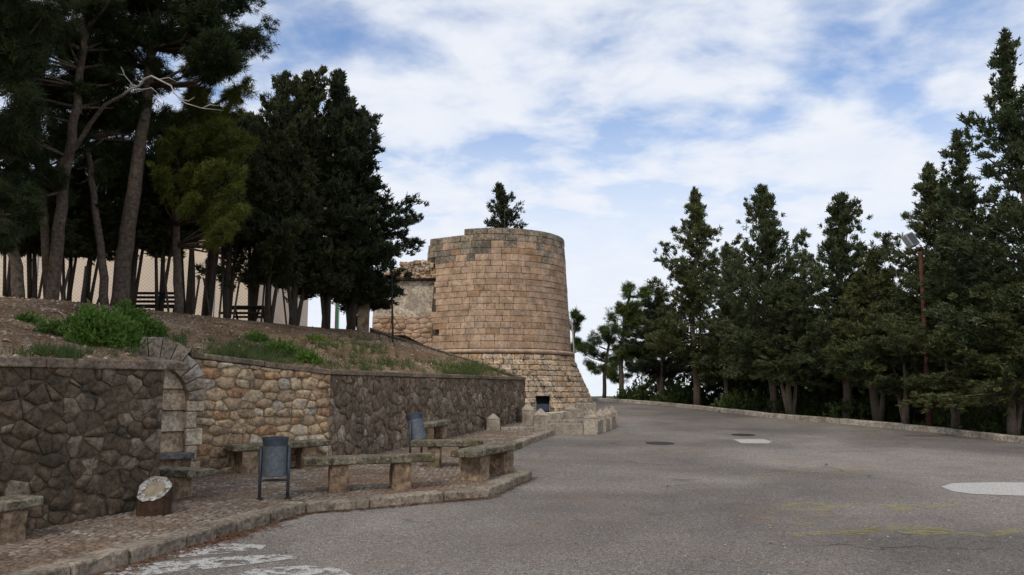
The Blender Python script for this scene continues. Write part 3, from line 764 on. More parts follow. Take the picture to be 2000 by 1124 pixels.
def bank_uv(u, v):
    """place on the bank seen at picture point (u, v)"""
    q = BG - np.array((0, 0, EYE)); f = q[:, 1] * math.cos(PITCH) + q[:, 2] * math.sin(PITCH); up = -q[:, 1] * math.sin(PITCH) + q[:, 2] * math.cos(PITCH)
    uu = CX + FPX * q[:, 0] / np.maximum(f, .1); vv = CY - FPX * up / np.maximum(f, .1)
    k = np.argsort((uu - u) ** 2 + (vv - v) ** 2)[:3]; w = 1 / ((uu[k] - u) ** 2 + (vv[k] - v) ** 2 + 1)
    return (BG[k] * w[:, None]).sum(0) / w.sum()

# ---------------------------------------------------------------- round tower
TD = 30.1; TX = (968 - CX) / FPX * TD; TC = np.array((TX, TD))
zC = P(985, 686, TD - 2.8)[2]                      # cordon height
zT = P(950, 444, TD - 2.62)[2]                     # rim height
RC = (1115 - 968) / FPX * TD * 1.0; RT = (1102 - 968) / FPX * TD * 1.0; RB = (1167 - 968) / FPX * TD * 1.0
ZG = gz(26.5) - .05
PHL = D2R(-31)                                      # left of this the wall runs on straight
def prof(z):
    if z >= zC: return lerp(RC, RT, (z - zC) / (zT - zC))
    t = (zC - z) / (zC - ZG); return lerp(RC + .02, RB, t ** 1.06)
def tmap(s, z, q):
    """s: metres along the drum (radius RC) from the point facing the camera, right positive"""
    R = prof(z) + q; sl = PHL * RC
    if s >= sl: a = s / RC; return (TC[0] + R * math.sin(a), TC[1] - R * math.cos(a), z)
    n = np.array((math.sin(PHL), -math.cos(PHL))); t = np.array((-math.cos(PHL), -math.sin(PHL)))
    p = TC + n * R + t * (sl - s); return (p[0], p[1], z)
TW = thing('round_tower', (TC[0], TC[1], gz(27)), 'ruined round sandstone tower with flared base and a cypress on top', 'tower')
blocks = []
hs = [random.uniform(.215, .285) for _ in range(19)]; hs[0] = .28; sc_ = (zT - zC - .10) / sum(hs); hs = [h * sc_ for h in hs]
S_END = D2R(112) * RC
def px_to_s(u):      # drum front, picture column -> s
    best = min(np.linspace(PHL * RC - 2.0, 4, 400), key=lambda s: abs(CX + FPX * tmap(s, 5, 0)[0] / tmap(s, 5, 0)[1] - u)); return float(best)
leftpx = [845, 850, 862, 850, 848, 846, 856, 852, 850, 853, 850, 851, 853, 850, 846, 834, 832, 838, 845]
leftpx = leftpx[:18] + [905]
z = zC + .10
for k, h in enumerate(hs):
    s = px_to_s(leftpx[k]); first = True
    s -= random.uniform(.02, .12)
    while s < S_END:
        w = random.uniform(.27, .60)
        if random.random() < .12: w *= 1.35
        j = .006
        mt_ = M['tower_top'] if (k >= 17 or (k >= 15 and random.random() < .75) or (k == 14 and random.random() < .35) or (first and k > 13)) else M['tower']
        blocks.append(([(s + j, z + j * .8 + random.uniform(-.004, .004)), (s + w / 2, z + j * .8), (s + w - j, z + j * .8 + random.uniform(-.004, .004)), (s + w - j, z + h - j + random.uniform(-.006, .004)), (s + w / 2, z + h - j), (s + j, z + h - j + random.uniform(-.006, .004))], mt_, random.uniform(.0, .016) + (.01 if random.random() < .1 else 0), .35))
        s += w; first = False
    z += h
# flared base
nrow = 12; zz = np.linspace(zC - .09, ZG - .1, nrow + 1)
for k in range(nrow):
    h = zz[k] - zz[k + 1]; s = px_to_s(840) - random.uniform(0, .3)
    while s < S_END:
        w = random.uniform(.24, .5) * (1 - .02 * k); j = .008
        jj = lambda: random.uniform(-.012, .012)
        blocks.append(([(s + j + jj(), zz[k + 1] + j + jj()), (s + w / 2, zz[k + 1] + j), (s + w - j + jj(), zz[k + 1] + j + jj()), (s + w - j + jj(), zz[k] - j + jj()), (s + w / 2, zz[k] - j), (s + j + jj(), zz[k] - j + jj())], M['skirt'], random.uniform(.0, .035), .9 if k > 3 else .6))
        s += w
def seen(b):
    c = np.mean(np.array(b[0]), 0); a = c[0] / RC; return area(b[0]) * max(0.02, math.cos(max(a, PHL) - .03)) * (1 if c[1] > 1.6 or c[0] > .2 else .2)
blocks.sort(key=lambda b: -seen(b))
ex = {}
for i, (poly, mt_, dep, rough_) in enumerate(blocks):
    V, F = stone_mesh(merge_close(chaikin(poly, .05 if rough_ < .5 else .14), .004), tmap, dep + .004, .001 + .010 * (rough_ > .5), .965 if rough_ < .5 else .91, .002 + .007 * (rough_ > .5), back=.12)
    c = np.mean(np.array(poly), 0)
    if i < 300: mk('ashlar_block', V, F, mt_, TW, origin=tmap(c[0], c[1], 0), smooth=False)
    else: ex.setdefault(mt_.name, (mt_, MB()))[1].add(V, F)
for mt_, mb in ex.values(): tag(mb.build('ashlar_blocks', mt_, TW, smooth=False, rnd=True), kind='stuff')
# core behind the joints, closed ring so the far side exists too
sl = PHL * RC; ss = [px_to_s(862), sl] + list(np.linspace(sl, 2 * math.pi * RC + sl - .02, 60))[1:]
zl = [ZG - .3, ZG, lerp(ZG, zC, .5), zC - .05, zC, lerp(zC, zT, .5), zT - hs[-1] - hs[-2] - .03]
V = [tmap(s, z_, -.025) for z_ in zl for s in ss]; n = len(ss)
F = [(j * n + i, j * n + i + 1, (j + 1) * n + i + 1, (j + 1) * n + i) for j in range(len(zl) - 1) for i in range(n - 1)]
F.append(tuple((len(zl) - 1) * n + i for i in range(1, n)))
mk('core', V, F, M['mortar_dark'], TW)
# rim core above, from where the top course begins
s_a = px_to_s(906); ss = np.linspace(s_a, S_END, 40); z0_, z1_ = zl[-1] - .1, zT - .04
V = [tmap(s, z_, q) for q in (-.03, -.5) for z_ in (z0_, z1_) for s in ss]; n = 40; F = []
for i in range(n - 1): F += [(i, i + 1, n + i + 1, n + i), (2 * n + i, 3 * n + i, 3 * n + i + 1, 2 * n + i + 1), (n + i, n + i + 1, 3 * n + i + 1, 3 * n + i)]
F += [(0, n, 3 * n, 2 * n)]
mk('rim_core', V, F, M['mortar_dark'], TW)
# cordon moulding
ss = np.linspace(px_to_s(852), S_END, 90); V = []; F = []; K = 7
for i, s in enumerate(ss):
    for k in range(K):
        a = -math.pi / 2 + math.pi * k / (K - 1); wob = random.uniform(-.006, .006)
        V.append(tmap(s, zC + .0 + .085 * math.sin(a), -0.01 + .135 * math.cos(a) + wob - (prof(zC + .085 * math.sin(a)) - RC)))
for i in range(len(ss) - 1):
    for k in range(K - 1): F.append((i * K + k, (i + 1) * K + k, (i + 1) * K + k + 1, i * K + k + 1))
mk('cordon', V, F, M['tower'], TW, smooth=True)
V, F = tube([tmap(D2R(86) * RC, zC + .06, .10), tmap(D2R(86) * RC, zC + .3, .11), tmap(D2R(87) * RC, P(1113, 622, TD)[2], .10)], .022, 8)
tag(mk('white_pipe', V, F, M['white_pipe']), 'thin white upright pipe standing on the tower ledge at its right edge', 'pipe')

# ruined building wall left of the tower
RY = 28.6
RUx0, RUx1 = P(728, 600, RY)[0], tmap(px_to_s(853), 5, 0)[0] + .05
RU = thing('ruined_wall', (RUx0, RY, PLAT), 'ruined stucco wall with crumbling rubble top joined to the tower', 'wall')
zmas = P(800, 619, RY)[2]; zstu = P(800, 548, RY)[2]
V, F = rough_box(((RUx0 + RUx1) / 2, RY + .3, (zmas + zstu) / 2), (RUx1 - RUx0, .5, zstu - zmas), 0, .02, .01, 6, 2, 4); mk('stucco_panel', V, F, M['stucco'], RU)
rubble(RU, (RUx0, RY), (RUx1 + .1, RY - .05), lambda s: 1.3, lambda s: zmas, .34, .2, M['tower'], M['mortar_tan'], depth=(.01, .04), joint=.014, coursed=.2, aniso=1.8, bulge=.01)
x_l = P(775, 520, RY)[0]
c = ((RUx0 + RUx1) / 2, RY + .1, zstu + .02); V, F = rough_box(c, (RUx1 - RUx0 + .1, .5, .05), 0, .01, .006, 4, 1, 1, tilt=.03); mk('lintel', V, F, M['dark_wood'], RU)
x = RUx0 + .2
while x < RUx1 + .12:
    t = (x - RUx0) / (RUx1 - RUx0); zt = lerp(P(770, 535, RY)[2], P(842, 505, RY)[2], t) + random.uniform(-.08, .08); z_ = zstu + .06
    while z_ < zt:
        h = random.uniform(.10, .2); w = random.uniform(.14, .28)
        V, F = rough_box((x, RY + .2 + random.uniform(-.08, .08), z_ + h / 2), (w, .5, h), random.uniform(-.2, .2), .04, .025, 2, 2, 2); mk('rubble_stone', V, F, M['skirt'] if random.random() < .7 else M['dressed'], RU, origin=(x, RY + .2, z_))
        z_ += h * .85
    x += .17

# cream building behind the trees
BY = 27.5
bx1 = P(502, 560, BY)[0]; bz1 = 7.3
BD = thing('building', (bx1 - 9, BY + 3, PLAT), 'long cream rendered building behind the fence and trees', 'building')
V, F = rough_box((bx1 - 11, BY + 3.5, (PLAT + bz1) / 2 - .2), (22, 7, bz1 - PLAT + .4), 0, .01, 0, 4, 2, 2); mk('wall', V, F, M['cream'], BD)
V, F = rough_box((bx1 - 11, BY + 3.5, PLAT + .22), (22.06, 7.06, .5), 0, .01, 0, 4, 2, 1); mk('plinth', V, F, M['stucco'], BD)
M['tile'] = plain('clay_roof', (.36, .19, .11), .9, 0, .3, 5, .02)
V = [(bx1 + .35, BY - .35, bz1), (bx1 + .35, BY + 7.35, bz1), (bx1 - 22.3, BY + 7.35, bz1), (bx1 - 22.3, BY - .35, bz1), (bx1 + .35, BY + 3.5, bz1 + 1.1), (bx1 - 22.3, BY + 3.5, bz1 + 1.1)]
mk('roof', V, [(3, 0, 4, 5), (1, 2, 5, 4), (0, 1, 4), (2, 3, 5), (0, 3, 2, 1)], M['tile'], BD)

# chain-link fence in front of the building
FY0, FY1 = 22.5, 25.0
fx0, fx1 = P(-120, 560, FY0)[0], P(585, 600, FY1)[0]
FE = thing('chain_link_fence', (fx0, FY0, PLAT), 'tall chain-link fence with thin posts behind the tree trunks', 'fence')
fl = math.hypot(fx1 - fx0, FY1 - FY0); fd = np.array((fx1 - fx0, FY1 - FY0)) / fl
mb = MB(); fh = 2.3; step = .11; n = int(fl / step) + int(fh / step)
M['wire'] = plain('galvanised_wire', (.30, .30, .30), .5, .5, .1, 5)
for k in range(n):
    for sgn in (1, -1):
        s0_ = k * step - (fh if sgn > 0 else 0); s1_ = s0_ + sgn * fh
        if sgn < 0: s0_, s1_ = k * step, k * step - fh
        a_, b_ = 0.0, 1.0
        if min(s0_, s1_) < 0 or max(s0_, s1_) > fl: continue
        p = np.array((fx0 + fd[0] * s0_, FY0 + fd[1] * s0_, PLAT)); q = np.array((fx0 + fd[0] * s1_, FY0 + fd[1] * s1_, PLAT + fh)); w = .0045
        off_ = np.array((fd[0] * w, fd[1] * w, 0)); o2 = np.array((0, .004 * sgn, 0))
        mb.add([p - off_ + o2, p + off_ + o2, q + off_ + o2, q - off_ + o2], [(0, 1, 2, 3)])
tag(mb.build('wire_mesh', M['wire'], FE), kind='stuff')
for k in range(int(fl / 2.4) + 1):
    s = k * 2.4; p = (fx0 + fd[0] * s, FY0 + fd[1] * s)
    V, F = tube([(p[0], p[1] + .04, PLAT - .1), (p[0], p[1] + .04, PLAT + fh + .05)], .025, 8); mk('post', V, F, M['floodlight'], FE, origin=(p[0], p[1], PLAT))

# ================================================================== THINGS ON THE PAVEMENT
def stone_bench(c, rz, length, label, zbase, seat=.44, depth=.40, th=.095, legs=(-.27, .27), legw=.24, group='stone benches on the pavement', legdepth=.32):
    """c: plan centre; legs at fractions of the length"""
    base = np.array((c[0], c[1], zbase)); o = thing('stone_bench', base, label, 'bench', group)
    tl = SLOPE * math.sin(rz)
    V, F = rough_box((c[0], c[1], zbase + seat - th / 2), (length, depth, th), rz, .016, .0025, 9, 3, 1, tilt=tl); mk('seat_slab', V, F, M['slab'], o, origin=base + (0, 0, seat))
    for f in legs:
        x = c[0] + math.cos(rz) * f * length; y = c[1] + math.sin(rz) * f * length
        V, F = rough_box((x, y, gz(y) + PAVE + (seat - th) / 2 - .03), (legw * random.uniform(.92, 1.08), legdepth, seat - th + .07), rz + random.uniform(-.04, .04), .03, .012, 2, 2, 3); mk('leg', V, F, M['bench_leg'], o, origin=(x, y, gz(y) + PAVE))
    return o
def at_pave(u, v): return G(u, v, PAVE)
l1, l2 = at_pave(655, 962), at_pave(777, 955)
fc = (l1 + l2) / 2; fr = math.atan2(l2[1] - l1[1], l2[0] - l1[0])
stone_bench(fc + np.array((.0, .12, 0)), fr * .8, 1.62, 'long stone bench nearest the camera beside the blue litter bin', fc[2] + .0, .42, legs=(-.235, .245))
stone_bench(at_pave(872, 913) + np.array((0, .15, 0)), .02, 1.1, 'stone bench set crosswise behind the bench at the pavement corner', at_pave(872, 913)[2], .40, legs=(-.18, .26), legw=.2)
n1, n2_ = at_pave(921, 941), at_pave(968, 921)
rc_ = (n1 + n2_) / 2 + np.array((.05, .1, 0))
stone_bench(rc_, D2R(63), 1.42, 'stone bench at the pavement corner pointing towards the road', rc_[2], .41, legs=(-.25, .27), legw=.26)
def wall_bench(pa, d, s, off_, label, length, seat=.42, legs=(-.3, .3)):
    nn = np.array((d[1], -d[0]));
    if nn @ (-np.array(pa)) < 0: nn = -nn
    c = np.array(pa) + np.array(d) * s + nn * off_
    return stone_bench((c[0], c[1]), math.atan2(d[1], d[0]), length, label, gz(c[1]) + PAVE, seat, .38, .09, legs)
wall_bench(WA, d2, .92, .24, 'stone bench along the warm rubble wall, half hidden by the near litter bin', 1.5, .40, (-.30, .32))
wall_bench(WA, dR, np.linalg.norm(at_pave(845, 866)[:2] - WA), .22, 'small stone bench against the sooty wall behind the tilted bin', 1.15, .42)
wall_bench(WL0, dl, -.50, .22, 'stone bench against the blackened wall at the far left edge', 1.25, .36)
nb = at_pave(345, 972)
stone_bench((nb[0] - .12, nb[1] + .12), math.atan2(dl[1], dl[0]) + D2R(100), .95, 'stone bench tucked into the fountain bay behind the log', nb[2], .33, .36, .09, (-.1, .3), .2)

# litter bins
def litter_bin(base, rz, label, lean=0.0, H=.70):
    base = np.array(base); o = thing('litter_bin', (0, 0, 0), label, 'bin', 'blue-grey litter bins'); WORG[o.name] = np.zeros(3)
    r, hb, zb = .138, .44, .255; n = 22; V = []; F = []
    prof_ = [(r * .93, zb), (r, zb + .006), (r, zb + hb * .86), (r * 1.03, zb + hb * .87), (r * 1.10, zb + hb), (r * 1.06, zb + hb), (r * .98, zb + hb * .87), (r * .92, zb + .03)]
    for pr, pz_ in prof_: V += [(pr * math.cos(2 * math.pi * k / n), pr * .9 * math.sin(2 * math.pi * k / n), pz_) for k in range(n)]
    for j in range(len(prof_) - 1): F += [(j * n + k, j * n + (k + 1) % n, (j + 1) * n + (k + 1) % n, (j + 1) * n + k) for k in range(n)]
    F.append(tuple(range(n))[::-1]); F.append(tuple((len(prof_) - 1) * n + k for k in range(n)))
    bdy = mk('bin_body', V, F, M['steel_mesh'], o, origin=(0, 0, 0), smooth=False)
    V = []; F = []   # upper band and rim in the darker paint
    pr2 = [(r * 1.012, zb + hb * .80), (r * 1.035, zb + hb * .865), (r * 1.115, zb + hb + .004), (r * 1.12, zb + hb + .014), (r * 1.05, zb + hb + .012)]
    for pr, pz_ in pr2: V += [(pr * math.cos(2 * math.pi * k / n), pr * .9 * math.sin(2 * math.pi * k / n), pz_) for k in range(n)]
    for j in range(len(pr2) - 1): F += [(j * n + k, j * n + (k + 1) % n, (j + 1) * n + (k + 1) % n, (j + 1) * n + k) for k in range(n)]
    mk('rim', V, F, M['steel_blue'], o, origin=(0, 0, 0), smooth=True)
    for sx in (-1, 1):
        V, F = tube([(sx * (r + .022), 0, -.02), (sx * (r + .022), 0, zb + hb * .8)], .019, 10); p = mk('post', V, F, M['steel_blue'], o, origin=(0, 0, 0), smooth=True)
        V, F = tube([(sx * (r + .03), 0, zb + hb * .68), (sx * (r - .02), 0, zb + hb * .68)], .012, 8); mk('pivot', V, F, M['steel_blue'], o, origin=(0, 0, 0))
        V, F = rough_box((sx * (r + .022), 0, .004), (.07, .07, .012), 0, .003, 0, 1, 1, 1); mk('foot_plate', V, F, M['iron'], o, origin=(0, 0, 0))
    V, F = tube([(-(r + .02), 0, zb - .045), ((r + .02), 0, zb - .045)], .013, 8); mk('crossbar', V, F, M['steel_blue'], o, origin=(0, 0, 0))
    o.location = tuple(base); o.rotation_euler = (lean, 0, rz)
    return o
b1 = at_pave(534, 974); litter_bin(b1, D2R(8), 'blue-grey perforated litter bin on two posts beside the front bench')
b2 = at_pave(812, 893); o = litter_bin(b2, D2R(60), 'blue litter bin tipped over on its post in front of the sooty wall')
for ch in o.children:
    if ch.name.startswith(('bin_body', 'rim')): ch.rotation_euler = (D2R(-16), 0, 0); ch.location = (0, -.14, .03)

# painted log stump
lb = at_pave(298, 1003); LG = thing('log_stump', lb, 'short upright log with white-painted slanted cut face by the dark wall', 'log')
n = 30; V = []; F = []
def lr(a):
    f = math.cos(a + math.pi / 2)            # 1 towards the camera
    return .168 * (1 + .05 * math.sin(3 * a + 1) + .04 * math.sin(7 * a) - .26 * math.exp(-((a - 1.5 * math.pi) / .16) ** 2))
rings = [(1.06, 0), (1.0, .06), (1.0, .5), (1.02, 1.0)]
for sc2, t in rings:
    for k in range(n):
        a = 2 * math.pi * k / n; rr_ = lr(a) * sc2 * (1 + (.035 if k % 2 else -.035)); top = .27 + .13 * math.sin(a) ; x, y = rr_ * math.cos(a), rr_ * math.sin(a) * .85
        V.append((lb[0] + x, lb[1] + y, lb[2] - .02 + t * (.27 + .85 * y)))
for j in range(3): F += [(j * n + k, j * n + (k + 1) % n, (j + 1) * n + (k + 1) % n, (j + 1) * n + k) for k in range(n)]
mk('bark', V, F, M['log_bark'], LG)
def face_ring(s0_, s1_, lift):
    V = []
    for s_ in (s0_, s1_):
        for k in range(n):
            a = 2 * math.pi * k / n; rr_ = lr(a) * s_ ; x, y = rr_ * math.cos(a), rr_ * math.sin(a) * .85; V.append((lb[0] + x, lb[1] + y, lb[2] - .02 + (.27 + .85 * y) + lift))
    return V
V = face_ring(1.0, .58, .004); F = [(k, (k + 1) % n, n + (k + 1) % n, n + k) for k in range(n)]; mk('painted_rim', V, F, M['log_paint'], LG)
V = face_ring(.585, .02, .002); F = [(k, (k + 1) % n, n + (k + 1) % n, n + k) for k in range(n)] + [tuple(range(n, 2 * n))]; mk('cut_face', V, F, M['log_wood'], LG)

# ---------------------------------------------------------------- stone bollards and low rails by the tower
def bollard(u, v, w, h, rz, label, lift=0.0):
    b_ = G(u, v, lift); o = thing('stone_bollard', b_, label, 'bollard', 'pyramid-topped stone bollards'); n = 4
    cap_ = h * .36; V, F = rough_box((b_[0], b_[1], b_[2] + (h - cap_) / 2 - .04), (w, w, h - cap_ + .08), rz, .012, .005, 2, 2, 3); mk('shaft', V, F, M['pillar'], o)
    ca, sa = math.cos(rz), math.sin(rz); V = []
    for f, zz_ in ((.5, 0), (.515, .012), (.30, cap_ * .52), (.09, cap_ * .94), (.05, cap_)):
        for sx, sy in ((-1, -1), (1, -1), (1, 1), (-1, 1)):
            x, y = sx * w * f + random.uniform(-.004, .004), sy * w * f + random.uniform(-.004, .004); V.append((b_[0] + ca * x - sa * y, b_[1] + sa * x + ca * y, b_[2] + h - cap_ + zz_))
    F = []
    for j in range(4): F += [(j * 4 + k, j * 4 + (k + 1) % 4, (j + 1) * 4 + (k + 1) % 4, (j + 1) * 4 + k) for k in range(4)]
    F.append((16, 17, 18, 19)); mk('pyramid_top', V, F, M['pillar'], o)
    return b_
BP = {}
for key, u, v, w, h, rz, lb_ in (('A', 963, 839, .32, .37, .05, 'stone bollard nearest the sooty wall, left end of the row'),
        ('C', 1031, 825, .33, .50, .05, 'darker stone bollard behind the row, next to the black fire box'),
        ('B', 1056, 838, .34, .48, .05, 'stone bollard at the corner where the far kerb ends'),
        ('D', 1114, 824, .33, .52, .1, 'stone bollard behind the low rail in front of the tower base'),
        ('E', 1154, 848, .33, .57, -.12, 'big stone bollard nearest the road with black lichen'),
        ('F', 1173, 843, .28, .56, -.12, 'second stone bollard of the row along the road'),
        ('H', 1185, 838.5, .27, .57, -.12, 'third stone bollard of the row along the road'),
        ('I', 1196, 834, .27, .57, -.12, 'farthest stone bollard of the row along the road')):
    BP[key] = bollard(u, v, w, h, rz, lb_, PAVE if key in 'ABC' else 0.0)
def rail(a, b, w, h, label, mat=M['pillar'], z0=0.0):
    a, b = np.array(a), np.array(b); d = (b - a)[:2]; ln = np.linalg.norm(d); c = (a + b) / 2; rz = math.atan2(d[1], d[0])
    V, F = rough_box((c[0], c[1], gz(c[1]) + z0 + h / 2 - .03), (ln, w, h + .06), rz, .018, .008, 6, 2, 2, tilt=SLOPE * math.sin(rz))
    return tag(mk('stone_rail', V, F, mat, origin=(c[0], c[1], gz(c[1]))), label, 'kerb stone', 'low stone rails between the bollards')
def shorten(a, b, m_): 
    d = (b - a) / np.linalg.norm(b - a); return a + d * m_, b - d * m_
rail(*shorten(BP['A'], BP['B'], .17), .2, .12 + PAVE * .4, 'low pale stone edging between the two bollards by the sooty wall', M['kerb_pale'])
rail(BP['A'] + np.array((-.9, .25, 0)), BP['A'] + np.array((-.18, .03, 0)), .2, .15, 'short stone edging between the sooty wall and the first bollard', M['kerb_pale'])
rail(*shorten(BP['B'], BP['E'], .18), .3, .24, 'thick rough stone rail between the corner bollard and the big roadside bollard', M['pillar'])
rail(*shorten(BP['C'] + np.array((.2, .4, 0)), BP['D'] + np.array((0, .2, 0)), .18), .28, .30, 'stone rail with a reddish foot behind the corner bollard', M['dressed'])
for a_, b_, l_ in (('E', 'F', 'low stone rail nearest the camera in the roadside row'), ('F', 'H', 'low stone rail in the middle of the roadside row'), ('H', 'I', 'low stone rail at the far end of the roadside row')):
    rail(*shorten(BP[a_], BP[b_], .13), .2, .30, l_)
bk = G(1152, 822, .0); V, F = rough_box((bk[0], bk[1] + 1.4, gz(bk[1] + 1.4) + .22), (.62, .4, .46), .05, .02, .006, 4, 2, 3)
tag(mk('concrete_block', V, F, M['kerb_pale']), 'plain pale concrete block at the foot of the tower by the road', 'block')
V, F = rough_box((lerp(BP['B'], BP['D'], .65)[0] + .3, lerp(BP['B'], BP['D'], .65)[1] + .3, gz(22) + .06), (1.3, .3, .2), .06, .02, .008, 5, 2, 1)
tag(mk('stone_step', V, F, M['kerb_pale']), 'low pale stone step in front of the bollard at the tower base', 'step')

# black fire box standing against the tower base
fb = G(1060, 812, .0); FB = thing('fire_box', fb, 'black open metal fire box on legs against the tower base', 'fire box')
w, dp, z0_, z1_ = .42, .34, .12, .60; px_ = lambda f: fb[0] + f * w
mb = [((0, .17, (z0_ + z1_) / 2), (w, .02, z1_ - z0_), 'back_plate'), ((-w / 2, 0, (z0_ + z1_) / 2), (.02, dp, z1_ - z0_), 'side_plate'), ((w / 2, 0, (z0_ + z1_) / 2), (.02, dp, z1_ - z0_), 'side_plate'), ((0, 0, z1_ + .015), (w + .04, dp + .03, .03), 'hood'), ((0, 0, z0_), (w, dp, .02), 'floor_plate')]
for c, s_, nm in mb:
    V, F = rough_box((fb[0] + c[0], fb[1] + c[1], fb[2] + c[2]), s_, 0, .006, 0, 2, 2, 2); mk(nm, V, F, M['black'], FB)
V, F = rough_box((fb[0], fb[1] - .15, fb[2] + .26), (w - .03, .015, .22), 0, .004, 0, 2, 1, 2); mk('front_plate', V, F, M['steel_blue'], FB)
for sx in (-1, 1):
    for sy in (-1, 1):
        V, F = tube([(fb[0] + sx * w * .52, fb[1] + sy * dp * .5, fb[2] - .05), (fb[0] + sx * w * .52, fb[1] + sy * dp * .5, fb[2] + .45)], .014, 6); mk('leg', V, F, M['floodlight'], FB)

# ---------------------------------------------------------------- lamp post on the right, mast on the bank, picnic furniture
lp = G(1817, 843); lt = P(1797, 492, lp[1]); LP = thing('lamp_post', lp, 'rusty brown lamp post with square floodlight at the right kerb', 'lamp post')
V, F = tube([lp + (0, 0, -.1), lerp(lp, lt, .35), lerp(lp, lt, .36), lt], [.075, .066, .052, .042], 12); mk('pole', V, F, M['rust'], LP, smooth=True)
V, F = tube([lp + (0, 0, -.02), lp + (0, 0, .10)], .10, 12); mk('base_collar', V, F, M['rust'], LP)
hd = P(1778, 470, lp[1]); V, F = rough_box((0, 0, 0), (.27, .20, .36), 0, .025, 0, 2, 2, 2)
from mathutils import Euler
Rm = Euler((D2R(-20), D2R(-22), D2R(20))).to_matrix(); V = [tuple(np.array(Rm @ Vector(p)) + hd) for p in V]; mk('floodlight_housing', V, F, M['floodlight'], LP, origin=hd)
V = [tuple(np.array(Rm @ Vector((x * .8, -.102, z_ * .85))) + hd) for x, z_ in ((-.13, -.17), (.13, -.17), (.13, .17), (-.13, .17))]
M['lamp_glass'] = plain('lamp_glass', (.10, .11, .12), .15, 0, .1, 5, .0005); mk('glass', V, [(0, 1, 2, 3)], M['lamp_glass'], LP, origin=hd)
V, F = tube([lt + (0, 0, -.04), lt + (-.12, 0, -.03), hd + (.0, 0, -.22)], .02, 8); mk('bracket', V, F, M['rust'], LP)

mbp = bank_uv(768, 668); mt_p = P(765, 533, mbp[1]); MS = thing('guyed_mast', mbp, 'thin dark metal mast with guy wires standing on the bank before the ruin', 'mast')
V, F = tube([mbp + (0, 0, -.1), mt_p], [.03, .02], 8); mk('pole', V, F, M['iron'], MS)
V, F = rough_box(mt_p + (0, 0, .02), (.1, .08, .05), 0, .01, 0, 1, 1, 1); mk('head', V, F, M['iron'], MS)
for dx, dy in ((-.35, -.2), (.62, -.35), (-.2, .5)):
    f = mbp + np.array((dx, dy, 0)); f[2] = min(bank_z(f[0], f[1]), mbp[2] + .1) - .02
    V, F = tube([lerp(mbp, mt_p, .38), f], .008, 5); mk('guy_wire', V, F, M['iron'], MS)

pt = P(482, 626, 19.6); pt[2] = PLAT; PT = thing('picnic_table', pt, 'dark wooden picnic table on the crest beneath the cypresses', 'table')
for k in range(4):
    V, F = rough_box((pt[0], pt[1] - .24 + k * .16, pt[2] + .40), (.95, .14, .04), .05, .006, .002, 3, 1, 1); mk('plank', V, F, M['dark_wood'], PT)
for sy in (-.5, .5):
    V, F = rough_box((pt[0], pt[1] + sy, pt[2] + .22), (.95, .2, .04), .05, .006, .002, 3, 1, 1); mk('seat_plank', V, F, M['dark_wood'], PT)
for sx in (-.33, .33):
    for sy in (-1, 1):
        V, F = tube([(pt[0] + sx, pt[1] + sy * .45, pt[2] - .03), (pt[0] + sx, pt[1] + sy * .12, pt[2] + .39)], .03, 6); mk('leg', V, F, M['dark_wood'], PT)
bb = P(302, 612, 17.3); bb[2] = PLAT; BB = thing('slatted_bench', bb, 'black slatted park bench seen from behind between the pine trunks', 'bench')
for k in range(4):
    V, F = rough_box((bb[0], bb[1] - .03 * k, bb[2] + .20 + k * .085), (.96, .03, .055), .03, .006, 0, 3, 1, 1); mk('slat', V, F, M['black'], BB)
for k in range(3):
    V, F = rough_box((bb[0], bb[1] + .08 + .1 * k, bb[2] + .19), (.96, .08, .03), .03, .006, 0, 3, 1, 1); mk('seat_slat', V, F, M['black'], BB)
for sx in (-.4, .4):
    for sy in (0, .3):
        V, F = tube([(bb[0] + sx, bb[1] + sy, bb[2] - .03), (bb[0] + sx, bb[1] + sy, bb[2] + .2)], .02, 6); mk('leg', V, F, M['black'], BB)
pr_ = P(709, 648, 21.6); pr_[2] = bank_z(pr_[0], pr_[1]) - .05
V, F = rough_box((pr_[0], pr_[1], pr_[2] + .45), (.30, .3, .95), .1, .015, .006, 2, 2, 4); tag(mk('stone_pier', V, F, M['bench_leg']), 'square tan stone pier at the top of the sloping parapet', 'pier')
bp = P(659, 600, 23.6); BN = thing('striped_banner', (bp[0], bp[1], PLAT), 'green, red and white upright banner glimpsed between the cypress trunks', 'banner')
for c_, x_, w_, nm in (((.10, .30, .17), 0, .07, 'green_strip'), ((.45, .09, .08), -.05, .025, 'red_strip'), ((.5, .5, .48), .05, .02, 'white_strip')):
    mm = plain(nm + '_fabric', c_, .8, 0, .15, 6); V, F = rough_box((bp[0] + x_, bp[1], PLAT + .55), (w_, .02, 1.1), 0, .004, 0, 2, 1, 3); mk(nm, V, F, mm, BN)

# ---------------------------------------------------------------- road markings and covers
def sheet(name, poly, mat, lift, label, cat, group=None):
    pts = [G(u, v) for u, v in poly]; V = [(p[0], p[1], gz(p[1]) + lift) for p in pts]
    return tag(mk(name, V, [tuple(range(len(V)))], mat), label, cat, group)
sheet('painted_stripe', ((318, 1086), (345, 1072), (440, 1062), (520, 1066), (512, 1074), (420, 1084), (350, 1090)), M['paint_white'], .005, 'short worn white paint stripe touching the left kerb', 'marking', 'worn white stripes')
sheet('painted_stripe', ((185, 1126), (240, 1106), (420, 1090), (575, 1083), (580, 1092), (450, 1108), (330, 1120), (250, 1130)), M['paint_white'], .005, 'long worn white paint stripe below the kerb, middle one of three', 'marking', 'worn white stripes')
sheet('painted_stripe', ((430, 1132), (500, 1112), (600, 1106), (662, 1112), (690, 1126), (600, 1140)), M['paint_white'], .005, 'worn white paint stripe cut by the bottom edge of the picture', 'marking', 'worn white stripes')
